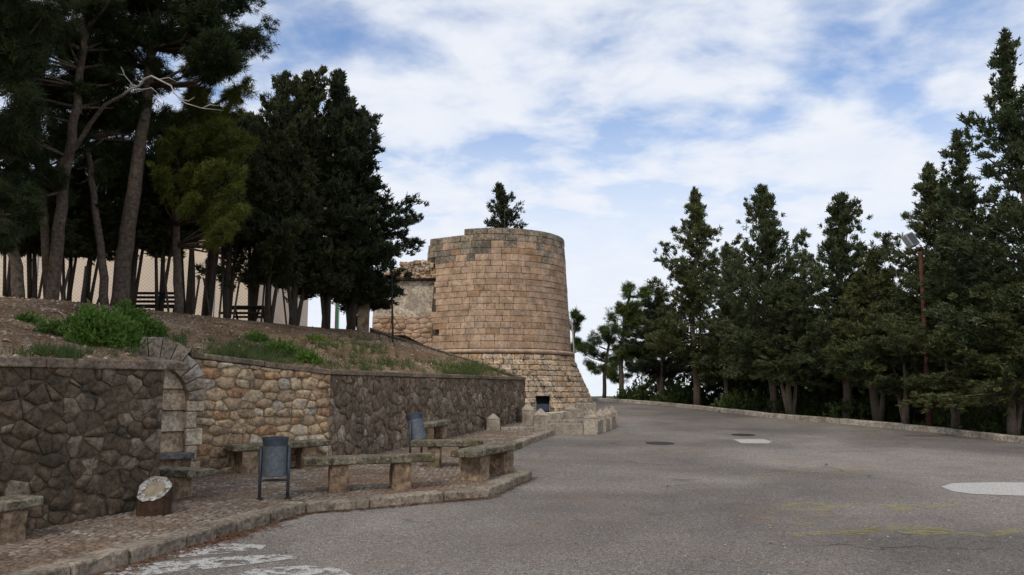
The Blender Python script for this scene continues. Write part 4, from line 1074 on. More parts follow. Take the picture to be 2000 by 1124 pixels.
sheet('cement_patch', ((1838, 952), (1860, 945), (1940, 943), (2080, 944), (2080, 972), (1980, 969), (1900, 966), (1862, 961)), M['paint_patch'], .006, 'big white cement patch on the asphalt at the right edge', 'patch', 'white patches on the road')
sheet('cement_patch', ((1432, 859), (1490, 858.5), (1508, 863), (1500, 867), (1448, 866.5)), M['paint_patch'], .006, 'small white rectangular patch in the middle of the road', 'patch', 'white patches on the road')
def cover(u, v, r, label):
    c = G(u, v); n = 28; V = [(c[0] + q * math.cos(2 * math.pi * k / n), c[1] + q * math.sin(2 * math.pi * k / n), gz(c[1] + q * math.sin(2 * math.pi * k / n)) + z_) for q, z_ in ((r, .002), (r, .008), (r * .86, .008), (r * .86, .004)) for k in range(n)]
    F = [(j * n + k, j * n + (k + 1) % n, (j + 1) * n + (k + 1) % n, (j + 1) * n + k) for j in range(3) for k in range(n)] + [tuple(3 * n + k for k in range(n))]
    return tag(mk('manhole_cover', V, F, M['iron']), label, 'manhole cover', 'iron covers in the road')
cover(1289, 866.5, .30, 'round dark iron cover in the road right of the bollards'); cover(1452, 850, .28, 'farther round iron cover behind the small white patch')
def stroke(pts, w, mat, label):
    P_ = [G(u, v) for u, v in pts]; V = []; F = []
    for i, p in enumerate(P_):
        a, b_ = P_[max(i - 1, 0)], P_[min(i + 1, len(P_) - 1)]; d = (b_ - a)[:2]; d = d / np.linalg.norm(d); nn = np.array((-d[1], d[0])) * w / 2 * random.uniform(.7, 1.3)
        for sg in (-1, 1): q = p[:2] + nn * sg; V.append((q[0], q[1], gz(q[1]) + .005))
    F = [(2 * i, 2 * i + 1, 2 * i + 3, 2 * i + 2) for i in range(len(P_) - 1)]
    tag(mk('painted_scrawl', V, F, mat), label, 'marking', 'yellow scrawls on the road')
YL, OR = M['paint_yellow'], M['paint_orange']
for pts, w, mt_, lb_ in (
    (((1530, 990), (1560, 985), (1605, 985), (1622, 991), (1600, 998), (1560, 998), (1535, 995)), .16, YL, 'yellow looped scrawl, upper left of the painted scribbles'),
    (((1640, 993), (1665, 987), (1700, 985), (1740, 990), (1780, 989)), .12, YL, 'thin yellow curve in the upper row of scribbles'),
    (((1755, 999), (1770, 990), (1800, 988), (1815, 993), (1850, 989), (1875, 987)), .16, YL, 'bright yellow hook in the upper row of scribbles'),
    (((1465, 1011), (1490, 1013), (1500, 1016)), .1, OR, 'short ochre dash left of the scribbles'),
    (((1545, 1022), (1565, 1026), (1580, 1023), (1568, 1020)), .12, OR, 'small ochre smear below the looped scrawl'),
    (((1580, 1010), (1605, 1009), (1630, 1008)), .1, OR, 'ochre dash between the two rows of scribbles'),
    (((1540, 1047), (1600, 1042), (1680, 1040), (1725, 1032), (1700, 1040), (1640, 1044)), .18, YL, 'long yellow smear, left half of the lower scribble row'),
    (((1735, 1035), (1780, 1030), (1830, 1034), (1870, 1040), (1800, 1043), (1750, 1040), (1850, 1036)), .2, YL, 'densest yellow scribble in the lower row'),
    (((1880, 1042), (1920, 1047), (1950, 1044), (1990, 1036)), .16, YL, 'yellow smear at the right end of the lower row'),
    (((1270, 888), (1330, 885), (1380, 883)), .14, OR, 'faint ochre line in front of the far iron cover'), (((1600, 884), (1680, 882), (1760, 880)), .14, YL, 'faint yellow line far right on the road'), (((1460, 930), (1520, 925), (1600, 922), (1690, 919)), .16, OR, 'faint ochre line across the middle of the road')):
    stroke(pts, w, mt_, lb_)

# ================================================================== VEGETATION
def nrm_(a): return a / (np.linalg.norm(a, axis=-1, keepdims=True) + 1e-9)
def leaves(C, A, size, m_, Lf, Wf, spread, rng, taper=.35):
    """m_ small leaf faces round every clump centre C, pointing roughly along A"""
    n = len(C); size = np.broadcast_to(np.asarray(size, float), (n,))
    Ci = np.repeat(C, m_, 0); Ai = np.repeat(A, m_, 0); si = np.repeat(size, m_)[:, None]
    d = nrm_(Ai + spread * rng.normal(size=Ci.shape)); base = Ci + si * .42 * rng.normal(size=Ci.shape)
    side = nrm_(np.cross(d, rng.normal(size=Ci.shape))); ln = Lf * rng.uniform(.6, 1.35, (len(Ci), 1)); w = Wf * rng.uniform(.7, 1.3, (len(Ci), 1))
    tip = base + d * ln
    V = np.stack((base - side * w / 2, base + side * w / 2, tip + side * w / 2 * taper, tip - side * w / 2 * taper), 1).reshape(-1, 3)
    F = np.arange(len(V)).reshape(-1, 4)
    r = np.repeat(rng.uniform(0, 1, n), m_) * .6 + rng.uniform(0, .4, len(F))
    return V, F, r
def cypress(seed, H=7.0, hb=1.2, rm=1.25, nb=95, tw=.10, lean=0.0, stems=1, m_=15, top=.12, gap=.0, Lf=.115, Wf=.042, cone=(.52, .82)):
    """local cypress: trunk with limbs, crown of leaf sprays carried on rising branches"""
    rng = np.random.default_rng(seed); tv, tf = [], []
    def addt(pts, rad, n=7):
        V, F = tube(pts, rad, n); k = len(tv); tv.extend([tuple(v) for v in V]); tf.extend([tuple(i + k for i in f) for f in F])
    ax, ay = lean * rng.uniform(.6, 1.2), lean * rng.uniform(-.5, .5)
    axis_pt = lambda z: np.array((ax * (z / H) ** 1.4 * H + .07 * math.sin(z * 1.1 + seed), ay * z + .07 * math.cos(z * .9 + seed * 2), z))
    zs = np.linspace(-.15, H * .97, 9); addt([axis_pt(max(z, 0)) + (0, 0, min(z, 0)) for z in zs], [tw * (1.25 if z < 0 else 1) * (1 - .93 * max(z, 0) / H) + .006 for z in zs], 9)
    for s in range(stems - 1):
        a = rng.uniform(0, 6.28); h2 = H * rng.uniform(.45, .7); st = np.array((math.cos(a), math.sin(a), 0))
        addt([st * .05 + (0, 0, -.1), st * .16 + (0, 0, hb * .5), st * .30 + (0, 0, hb * 1.2), st * .35 + (0, 0, h2)], [tw * .75, tw * .6, tw * .5, .012], 7)
    C, A, S = [], [], []
    ph = rng.uniform(0, 6.28, 4)
    for b in range(nb):
        f = (b + rng.uniform(0, 1)) / nb; z = hb + (H - hb) * f ** 1.18; rel = (z - hb) / (H - hb)
        prof_ = min(1.0, (rel + .22) / .30) * min(1.0, (1 - rel) / cone[0]) ** cone[1] + .03
        az = b * 2.39996 + rng.uniform(-.6, .6)
        low = 1 + .22 * math.sin(az * 2 + z * 1.3 + ph[0]) + .22 * math.sin(z * 3.1 + ph[1]) + .2 * math.sin(az * 3 - z * 2.2 + ph[2])
        L_ = rm * prof_ * (rng.uniform(.62, 1.15) if rel < .5 else rng.uniform(.45, 1.35)) * max(.45, low)
        if rng.random() < gap: continue
        el = rng.uniform(.05, .55) + rel * .75 - (.30 if rel < .18 else 0)
        d = np.array((math.cos(az) * math.cos(el), math.sin(az) * math.cos(el), math.sin(el))); p0 = axis_pt(z)
        bend = np.array((0, 0, rng.uniform(.0, .35) if rel > .18 else rng.uniform(-.25, .1)))
        cv = lambda t: p0 + d * L_ * t + bend * L_ * t * t
        addt([cv(t) for t in (0, .35, .7, 1.0)], [.012 + .018 * L_, .010 + .011 * L_, .008, .004], 4)
        for _ in range(max(6, int(L_ * 27))):
            t = rng.uniform(.16, 1.0) ** .85; wr = .03 + .135 * L_ * math.sin(math.pi * min(1, t ** 1.1) * .93)
            C.append(cv(t) + rng.normal(size=3) * wr * np.array((.75, .75, .6))); A.append(d * .9 + np.array((0, 0, .45)) + rng.normal(size=3) * .3); S.append(.055 + .045 * rng.random())
    for z in np.linspace(hb * .9, H * .93, int(H * 9)):   # dense dark heart along the stem
        w = rm * .19 * (1 - z / H) + .02; C.append(axis_pt(z) + rng.normal(size=3) * w); A.append(np.array((rng.normal() * .5, rng.normal() * .5, 1.0))); S.append(.10)
    for q in range(3):                                     # leader and side leaders
        o_ = np.array((0, 0, 0)) if q == 0 else np.array((rng.normal() * .22, rng.normal() * .22, -H * rng.uniform(.05, .12)))
        for t in np.linspace(0, 1, 12):
            C.append(axis_pt(H * (.90 + .115 * t)) + o_ + rng.normal(size=3) * .06 * (1.2 - t)); A.append(np.array((.1, 0, 1.0))); S.append(.07 * (1.15 - t))
    V, F, r = leaves(np.array(C), nrm_(np.array(A)), np.array(S), m_, Lf, Wf, .55, rng)
    return (tv, tf), (V, F, r), float(np.percentile(np.hypot(V[:, 0], V[:, 1]), 97))
def pine(seed, path, rad, crown, m_=26, Lf=.15, Wf=.014, tuft=.06, limbs=26, zlo=.55):
    """path: trunk points (local); crown: list of (centre, radii, number of tufts)"""
    rng = np.random.default_rng(seed); tv, tf = [], []
    def addt(pts, rd, n=7):
        V, F = tube(pts, rd, n); k = len(tv); tv.extend([tuple(v) for v in V]); tf.extend([tuple(i + k for i in f) for f in F])
    path = [np.array(p, float) for p in path]
    fine = []
    for a, b in zip(path[:-1], path[1:]): fine += [lerp(a, b, t) + rng.normal(size=3) * .012 for t in (0, .25, .5, .75)]
    fine.append(path[-1]); addt(fine, list(np.linspace(rad, rad * .35, len(fine))), 11)
    C, A, S = [], [], []
    for c, rr, n in crown:
        c = np.array(c, float); rr = np.array(rr, float)
        nl = max(5, n // 42); tips = []
        for k in range(nl):
            q = nrm_(rng.normal(size=3)) * rng.uniform(.35, .95) ** .6; tip = c + q * rr
            root_ = min(fine[len(fine) // 3:], key=lambda p: np.linalg.norm(p - tip + np.array((0, 0, .5)))); midp = lerp(root_, tip, .55) + (0, 0, -.12 * np.linalg.norm(tip - root_)) + rng.normal(size=3) * .06
            addt([root_, lerp(root_, midp, .6), midp, tip], [.035, .026, .018, .005], 5); tips.append((midp, tip))
        for k in range(int(n * 1.15)):
            a, t_ = tips[rng.integers(nl)]
            p = lerp(a, t_, rng.uniform(.25, 1.05)) + rng.normal(size=3) * rr * (.13, .13, .09)
            C.append(p); A.append(nrm_(p - c + np.array((0, 0, .25 * rr[2]))) + rng.normal(size=3) * .4); S.append(tuft * rng.uniform(.7, 1.4))
    V, F, r = leaves(np.array(C), nrm_(np.array(A)), np.array(S), m_, Lf, Wf, .8, rng, .2)
    return (tv, tf), (V, F, r)
def plant_tree(kind, geo, base, label, group, bark, leaf, cat='tree'):
    o = thing(kind, base, label, cat, group)
    base = np.array(base, float)
    mk('trunk', np.array(geo[0][0]) + base, geo[0][1], bark, o, smooth=True)
    mk('crown', geo[1][0] + base, geo[1][1], leaf, o, rnd=geo[1][2])
    return o
def copy_tree(src, base, scale, rz, label, group=None, leaf=None):
    c = src.copy(); COL.objects.link(c); c.location = tuple(base); c.rotation_euler = (0, 0, rz); c.scale = scale; c['label'] = label
    if group: c['group'] = group
    for ch in src.children:
        k = ch.copy(); COL.objects.link(k); k.parent = c
        if leaf is not None and k.name.startswith('crown'):
            k.material_slots[0].link = 'OBJECT'; k.material_slots[0].material = leaf
    return c

# ---- right-hand row beyond the kerb: tall loose cypresses
PROTO = []
for i, (H, hb, rm, nb, lean, st, gp) in enumerate(((8.0, 1.7, 1.5, 80, .03, 2, .06), (7.2, 1.6, 1.65, 80, -.02, 2, .05), (6.6, 1.8, 1.6, 78, .03, 3, .03), (9.2, 1.7, 1.5, 88, -.04, 1, .08))):
    PROTO.append((H, hb, rm, cypress(20 + i, H, hb, rm, nb, .11, lean, st, 24, gap=gp, Lf=.10, Wf=.033, cone=(.74, .92))))
GR = 'cypresses beyond the right kerb'
def kerb_y(u):
    best = None
    for a, b in zip(KR[:-1], KR[1:]):
        for t in np.linspace(0, 1, 40):
            p = lerp(a, b, t); uu = CX + FPX * p[0] / p[1] if p[1] > 1 else 9e9
            if best is None or abs(uu - u) < best[0]: best = (abs(uu - u), p[1])
    return best[1]
made = {}
def right_tree(u, vtop, back, proto, wpx, label, leaf='cyp', utop=None):
    Y = kerb_y(min(u, 2040)) + back; b = P(u, 800, Y); b[2] = ground_z(b[0], Y) + .02; zt = P(u, vtop, Y)[2]
    H, hb, rm, geo = PROTO[proto]; sz = (zt - b[2]) / (H * 1.03); sx = 1.26 * (wpx / FPX * Y) / (2 * geo[2])
    if proto not in made:
        o = plant_tree('cypress_tree', geo, (0, 0, 0), label, GR, M['bark_cyp'], M[leaf]); made[proto] = o; o.location = tuple(b); o.scale = (sx, sx, sz); o.rotation_euler = (0, 0, u * .37)
    else: o = copy_tree(made[proto], b, (sx, sx, sz), u * .37, label, GR, M[leaf])
    return o
for a in ((1358, 365, 1.3, 0, 165, 'tall pointed cypress standing alone at the left of the right-hand row', 'cyp'),
          (1295, 560, 1.6, 2, 165, 'short dark cypress left of the tall pointed one', 'cyp_dark'),
          (1418, 470, 1.8, 3, 110, 'slim cypress with pale trunk just right of the tall pointed one', 'cyp'),
          (1512, 360, 1.5, 1, 200, 'broad tall cypress in the middle of the right-hand row', 'cyp'),
          (1545, 545, 1.0, 2, 190, 'low bushy cypress filling the gap behind the kerb, middle of the row', 'cyp'),
          (1656, 374, 1.7, 1, 215, 'wide cypress with ragged double top left of the lamp post', 'cyp'),
          (1712, 490, 1.5, 2, 215, 'short dense cypress directly left of the lamp post', 'cyp'),
          (1832, 318, 2.3, 0, 215, 'leaning cypress rising behind the lamp post', 'cyp'),
          (1770, 560, .9, 2, 200, 'low cypress with hanging sprays around the lamp pole', 'cyp'),
          (1932, 246, 2.0, 3, 200, 'thin-topped cypress between the lamp post and the tallest tree', 'cyp'),
          (2032, 40, 1.6, 3, 250, 'tallest cypress, cut by the right edge of the picture', 'cyp'),
          (1870, 540, .9, 2, 230, 'low broad cypress behind the kerb near the right edge', 'cyp'),
          (1975, 540, 1.0, 1, 250, 'low cypress at the right edge under the tallest tree', 'cyp')):
    right_tree(*a)
# second rank down the slope closes the gaps behind the trunks
for k, (u, vt, back) in enumerate(((1440, 600, 5), (1540, 540, 6), (1600, 600, 5), (1690, 560, 6), (1760, 560, 5), (1850, 520, 5), (1940, 480, 6))):
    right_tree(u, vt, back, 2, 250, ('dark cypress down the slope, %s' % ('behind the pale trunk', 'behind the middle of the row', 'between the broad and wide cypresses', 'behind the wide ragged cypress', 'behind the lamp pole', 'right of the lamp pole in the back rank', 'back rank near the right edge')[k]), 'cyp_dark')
# small pines next to the tower
sp1 = P(1180, 780, 38.3); sp1[2] = ground_z(sp1[0], 38.3)
hp = P(1165, 625, 38.3)[2] - sp1[2]
plant_tree('pine_tree', pine(41, [(0, 0, 0), (.05, 0, hp * .4), (.25, 0, hp * .7), (.55, 0, hp * .93)], .10, [((-.3, 0, hp * .84), (.7, .8, .5), 170), ((.5, 0, hp * .80), (.8, .7, .5), 180), ((-.6, .1, hp * .60), (.75, .8, .5), 170), ((.5, 0, hp * .58), (.8, .8, .5), 190), ((-.4, 0, hp * .40), (.7, .8, .4), 150), ((.7, .2, hp * .36), (.8, .8, .5), 190)], 22, .13, .016, .09), sp1, 'small airy pine with dark leaning trunk right of the tower', 'small pines by the road bend', M['bark_dark'], M['pine'])
sp2 = P(1213, 782, 37.2); sp2[2] = ground_z(sp2[0], 37.2); hp = P(1240, 545, 37.2)[2] - sp2[2]
plant_tree('pine_tree', pine(42, [(0, 0, 0), (.05, 0, hp * .4), (.3, 0, hp * .75), (.6, 0, hp * .95)], .12, [((.8, 0, hp * .86), (1.0, 1.0, .7), 420), ((.1, .2, hp * .68), (1.0, 1.0, .7), 420), ((1.4, 0, hp * .66), (1.0, 1.0, .8), 420), ((.6, .2, hp * .48), (1.2, 1.0, .8), 420), ((1.6, 0, hp * .40), (.9, 1.0, .8), 360), ((.3, .3, hp * .28), (.9, .9, .6), 260)], 24, .13, .016, .09), sp2, 'bushy yellow-green pine with ochre trunk at the road bend', 'small pines by the road bend', M['bark_pine'], M['pine'])
sp3 = P(1128, 700, 41.0); sp3[2] = gz(38); hp = P(1120, 600, 41)[2] - sp3[2]
plant_tree('pine_tree', pine(43, [(-.3, 0, 0), (-.2, 0, hp * .5), (-.1, 0, hp * .9)], .1, [((-.2, 0, hp * .86), (.55, .6, .5), 220), ((.0, 0, hp * .60), (.65, .6, .45), 220)], 20, .17, .022, .08), sp3, 'small pine peeping out behind the right side of the tower', 'small pines by the road bend', M['bark_pine'], M['pine'])
# bushes below the right-hand trees
def bush(base, rx, rz_, n, m_, leaf, label, group, Lf=.07, Wf=.035, seed=0, name='shrub', cat='shrub'):
    rng = np.random.default_rng(seed); q = rng.normal(size=(n, 3)); q = nrm_(q) * rng.uniform(.3, 1, (n, 1)) ** .5; q[:, 2] = np.abs(q[:, 2])
    C = q * (rx, rx, rz_) * rng.uniform(.8, 1.15, (n, 1)); A = nrm_(q + np.array((0, 0, .6)))
    V, F, r = leaves(C, A, .09, m_, Lf, Wf, .8, rng, .5); o = thing(name, base, label, cat, group); base = np.array(base)
    st = MB()
    for k in range(9):
        tip = C[rng.integers(n)]; V2, F2 = tube([(0, 0, -.05), tip * .5 + (0, 0, .05), tip], [.012, .008, .003], 4); st.add(V2, F2)
    mk('stems', np.array(st.V) + base, st.F, M['bark_cyp'], o); mk('foliage', V + base, F, leaf, o, rnd=r); return o
for k, (u, back, w, h) in enumerate(((1240, 1.6, 1.0, .7), (1330, 2.2, 1.1, .8), (1460, 2.6, 1.2, .9), (1560, 2.4, 1.2, .8), (1690, 2.4, 1.2, .8), (1900, 2.4, 1.4, .9), (1990, 2.2, 1.2, .9))):
    Y = kerb_y(u) + back; b = P(u, 800, Y); b[2] = ground_z(b[0], Y)
    bush(b, w, h, 220, 12, M['pine'], 'low green shrub behind the right kerb, %s' % ('nearest the tower', 'left of the tall pointed cypress', 'under the broad cypress', 'under the wide cypress', 'left of the lamp post', 'under the low broad cypress', 'at the right edge')[k], 'shrubs under the right-hand cypresses', .10, .05, 60 + k)
for k, u in enumerate((1290, 1390, 1420, 1500, 1530, 1600, 1650, 1720, 1755, 1830, 1860, 1935)):
    Y = kerb_y(u) + 4.2 + 1.4 * (k % 3); b = P(u, 800, Y); b[2] = ground_z(b[0], Y)
    bush(b, 1.5, 1.5 + .3 * (k % 2), 300, 12, M['cyp_dark'] if k % 2 else M['pine'], 'dense shrub on the falling slope beyond the kerb, %s' % ('near the road bend', 'behind the tall pointed cypress', 'behind the pale trunk', 'left behind the broad cypress', 'right behind the broad cypress', 'left behind the wide cypress', 'right behind the wide cypress', 'left of the lamp pole', 'just left of the lamp pole base', 'just right of the lamp pole base', 'under the leaning cypress', 'before the right edge')[k], 'shrubs on the slope', .12, .06, 160 + k)
# cypress on the tower top
tb = np.array((P(985, 440, TD)[0], TD - .6, zT - hs[-1] - hs[-2] - .05)); ht = P(968, 372, TD - .6)[2] - tb[2]
plant_tree('cypress_tree', cypress(71, ht * 1.06, .15, .72, 46, .05, -.06, 2, 15, Lf=.09, Wf=.036), tb, 'small dark cypress growing on top of the round tower', 'lone cypress', M['bark_dark'], M['cyp_dark'])
bush(np.array((P(1027, 440, TD)[0], TD - 1.0, zT - .38)), .28, .42, 50, 12, M['cyp_dark'], 'tiny dark shrub on the tower rim right of the cypress', 'tower top plants', .08, .035, 5)

# ---- left-hand trees on the terrace
GL = 'cypresses on the left terrace'
LPROTO = [(7.0, cypress(81, 7.0, 1.0, 1.5, 96, .10, .03, 3, 24, Lf=.105, Wf=.036, cone=(.86, .70))), (6.2, cypress(82, 6.2, 1.2, 1.45, 92, .09, -.03, 3, 24, Lf=.105, Wf=.036, cone=(.86, .70))), (5.6, cypress(83, 5.6, 2.4, 1.3, 82, .08, .02, 3, 24, Lf=.105, Wf=.036, cone=(.7, .8)))]
lmade = {}
def left_tree(u, v, vtop, proto, wpx, label, back=0.0):
    Y = (PLAT - EYE) / ((HOR - v) / FPX) + back; b = P(u, v, Y); b[2] = PLAT - .02; zt = P(u, vtop, Y)[2]; H, geo = LPROTO[proto]
    sz = (zt - b[2]) / (H * 1.02); sx = 1.03 * (wpx / FPX * Y) / (2 * geo[2])
    if proto not in lmade:
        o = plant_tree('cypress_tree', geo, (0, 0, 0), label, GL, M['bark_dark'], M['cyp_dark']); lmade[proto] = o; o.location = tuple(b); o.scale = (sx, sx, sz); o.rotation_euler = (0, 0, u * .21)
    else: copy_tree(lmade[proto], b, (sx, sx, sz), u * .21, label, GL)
for a in ((686, 645, 215, 0, 235, 'big dark cypress nearest the ruin, its crown hanging over the parapet'),
          (640, 640, 148, 1, 235, 'dark cypress with the second highest pointed top beside the big one'),
          (575, 636, 136, 0, 215, 'dark cypress with the slender pointed top, left of the two highest'),
          (525, 631, 145, 1, 215, 'dark multi-stemmed cypress behind the picnic table'),
          (705, 647, 340, 0, 170, 'lower dark cypress right of the stone pier', .3),
          (490, 628, 230, 2, 200, 'dark cypress left of the picnic table', .8),
          (445, 622, 240, 2, 200, 'dark cypress between picnic table and bright pine', .8),
          (405, 618, 230, 2, 210, 'dark cypress right behind the bright pine', .9),
          (365, 613, 210, 2, 220, 'dark cypress behind the bright green pine trunk', 1.2),
          (310, 607, 310, 2, 190, 'dark cypress behind the black slatted bench', 1.0),
          (255, 602, 290, 2, 200, 'dark cypress directly behind the thick pine trunk', 1.2),
          (170, 592, 350, 2, 180, 'dark cypress between the two leaning pines', 1.0),
          (130, 588, 330, 2, 170, 'dark cypress behind the forked pine', 1.4),
          (62, 583, 350, 2, 180, 'dark cypress near the left edge behind the pines', 1.0),
          (12, 580, 320, 2, 180, 'dark cypress at the left edge of the picture', .8)):
    left_tree(*a)
# slim supporting stakes between the trunks
for k, (u, v, du, vt) in enumerate(((75, 584, 10, 530), (120, 587, 15, 525), (125, 588, -12, 530), (160, 592, 8, 520), (188, 594, 22, 540), (330, 610, -10, 525), (378, 615, 12, 540), (412, 620, -14, 545), (455, 625, 14, 540), (428, 622, 8, 535), (510, 630, 8, 540), (560, 634, -10, 545))):
    Y = (PLAT - EYE) / ((HOR - v) / FPX) + .15; a_ = P(u, v, Y); a_[2] = PLAT - .05; b_ = P(u + du, vt, Y + random.uniform(-.2, .2))
    V, F = tube([a_, b_], .022, 6); tag(mk('tree_stake', V, F, M['bark_dark']), 'slim leaning stake between the left terrace trunks, %s' % ('near the left edge', 'left of the forked pine', 'crossing another left of the forked pine', 'right of the forked pine', 'left of the thick pine', 'beside the black bench', 'right of the bright pine', 'leaning left near the bright pine', 'leaning right before the fence', 'upright before the fence', 'by the picnic table', 'right of the picnic table')[k], 'stake', 'tree stakes')
# pines
def Lp(u, v, Y, base): return P(u, v, Y) - base
def lbase(u, v):
    Y = (PLAT - EYE) / ((HOR - v) / FPX); b = P(u, v, Y); b[2] = PLAT - .05; return b, Y
GP = 'pines on the left terrace'
b, Y = lbase(232, 598)
plant_tree('pine_tree', pine(51, [(0, 0, -.1), Lp(245, 480, Y, b), Lp(266, 340, Y, b), Lp(285, 210, Y, b), Lp(300, 60, Y, b), Lp(330, -120, Y, b)], .17,
    [(Lp(455, 35, Y, b), (.95, 1.2, .55), 900), (Lp(330, 20, Y, b), (1.2, 1.3, .75), 1000), (Lp(430, 110, Y - .5, b), (.55, .9, .32), 420), (Lp(250, 90, Y, b), (.9, 1.1, .55), 560), (Lp(400, -90, Y, b), (1.5, 1.3, .8), 700)], 30, .115, .0125, .065), b, 'thick leaning pine whose dark crown reaches far right at the top', GP, M['bark_pine'], M['pine_dark'])
b, Y = lbase(100, 586)
o = plant_tree('pine_tree', pine(52, [(0, 0, -.1), Lp(112, 480, Y, b), Lp(128, 340, Y, b), Lp(150, 210, Y, b), Lp(165, 60, Y, b), Lp(170, -100, Y, b)], .12,
    [(Lp(140, 40, Y, b), (1.1, 1.2, .6), 900), (Lp(40, 110, Y, b), (.9, 1.1, .6), 620), (Lp(220, -40, Y, b), (1.1, 1.2, .6), 520), (Lp(40, 300, Y - .6, b), (.6, .8, .8), 420), (Lp(200, 160, Y + .6, b), (.7, .8, .45), 360), (Lp(60, 230, Y + .4, b), (1.0, .9, .7), 420), (Lp(90, 420, Y + .6, b), (.8, .7, .5), 260)], 30, .115, .0125, .065), b, 'forked pine near the left edge with a bleached dead branch', GP, M['bark_pine'], M['pine_dark'])
lmb = [(105, 350), (118, 318), (150, 285), (178, 240), (205, 205), (240, 186)]
V, F = tube([P(u, v, Y - .1 * k) for k, (u, v) in enumerate(lmb)], [.058, .05, .042, .036, .03, .024], 8); lm = mk('limb', V, F, M['bark_pine'], o, smooth=True)
dbp = [(240, 186), (258, 172), (272, 168), (283, 154), (296, 149), (310, 156), (334, 168), (340, 182), (352, 194), (362, 202), (395, 212), (435, 216)]
V, F = tube([P(u, v, Y - .5 - .03 * k) for k, (u, v) in enumerate(dbp)], [.024, .022, .021, .020, .018, .016, .014, .012, .011, .009, .007, .003], 7); db = mk('dead_branch', V, F, M['deadwood'], o, smooth=True)
for pts in (((262, 170), (252, 158), (243, 147), (229, 145)), ((258, 172), (276, 176), (296, 172), (318, 192)), ((310, 156), (330, 152), (345, 160)), ((243, 147), (240, 138), (236, 131)), ((352, 194), (368, 198), (380, 190)), ((395, 212), (410, 205), (425, 207))):
    V, F = tube([P(u, v, Y - .56) for u, v in pts], [.012] + [.009] * (len(pts) - 2) + [.003], 6); mk('dead_twig', V, F, M['deadwood'], db, smooth=True)
V, F = tube([b + Lp(96, 585, Y, b), b + Lp(88, 450, Y, b), b + Lp(78, 330, Y, b), b + Lp(72, 200, Y, b), b + Lp(100, 60, Y, b)], [.09, .075, .065, .055, .035], 9); mk('second_trunk', V, F, M['bark_pine'], o, smooth=True)
b, Y = lbase(207, 596)
plant_tree('pine_tree', pine(53, [(0, 0, -.1), Lp(196, 480, Y, b), Lp(178, 350, Y, b), Lp(168, 240, Y, b), Lp(160, 80, Y, b)], .085,
    [(Lp(190, 120, Y, b), (.8, .9, .5), 500), (Lp(110, 200, Y + .3, b), (.8, .8, .5), 420), (Lp(230, 250, Y + .5, b), (.6, .7, .4), 300), (Lp(150, 290, Y + .5, b), (1.1, .8, .8), 460), (Lp(225, 350, Y + .7, b), (.8, .8, .7), 380), (Lp(300, 200, Y + .6, b), (.7, .7, .6), 320)], 30, .115, .0125, .065), b, 'slender curved pine between the forked pine and the thick pine', GP, M['bark_pine'], M['pine_dark'])
b, Y = lbase(350, 612)
plant_tree('pine_tree', pine(54, [(0, 0, -.1), Lp(345, 480, Y, b), Lp(342, 330, Y, b), Lp(360, 220, Y, b)], .10,
    [(Lp(u_, v_, Y - .9 + .1 * (k_ % 4), b), (w_, .45, h_), n_) for k_, (u_, v_, w_, h_, n_) in enumerate(((330, 215, .42, .22, 230), (395, 190, .45, .24, 260), (455, 215, .42, .26, 240), (480, 175, .22, .16, 90), (350, 275, .45, .25, 230), (425, 265, .48, .28, 260), (475, 290, .30, .32, 190), (375, 335, .42, .26, 220), (440, 345, .40, .28, 220), (330, 345, .25, .2, 90), (470, 390, .24, .26, 120), (405, 400, .34, .24, 150), (440, 450, .25, .16, 80)))], 30, .115, .0125, .065), b, 'bright yellow-green pine in the middle of the left trees', GP, M['bark_pine'], M['pine_bright'])
b, Y = lbase(38, 582)
plant_tree('pine_tree', pine(55, [(0, 0, -.1), Lp(28, 500, Y, b), Lp(-5, 400, Y - .3, b), Lp(-60, 250, Y - .8, b), Lp(-90, 60, Y - 1, b)], .11,
    [(Lp(10, 400, Y - 1.4, b), (.5, .6, .5), 360), (Lp(10, 180, Y - 1.5, b), (.7, .8, .9), 700), (Lp(-20, 20, Y - 1.5, b), (1.1, 1.0, .7), 700), (Lp(60, -30, Y - 1.6, b), (1.1, 1.0, .5), 500)], 30, .115, .0125, .065), b, 'pine at the left edge leaning out of the picture', GP, M['bark_pine'], M['pine_dark'])
# pines outside the picture that shade the pavement on the left
for k, (x, y) in enumerate(((-9.5, 7.5), (-9.0, 3.0))):
    bz = 3.1; h = 9.5
    plant_tree('pine_tree', pine(56 + k, [(0, 0, -.5), (.2, 0, h * .4), (.5, .2, h * .7), (.7, .2, h)], .18, [((.8, 0, h * .85), (2.6, 2.4, 1.2), 1100), ((.2, .3, h * .65), (2.0, 2.0, .9), 600)], 20, .17, .024, .09), (x, y, bz), 'tall pine left of the picture %s' % ('beside the wall', 'near the camera')[k], 'pines outside the view', M['bark_pine'], M['pine_dark'])

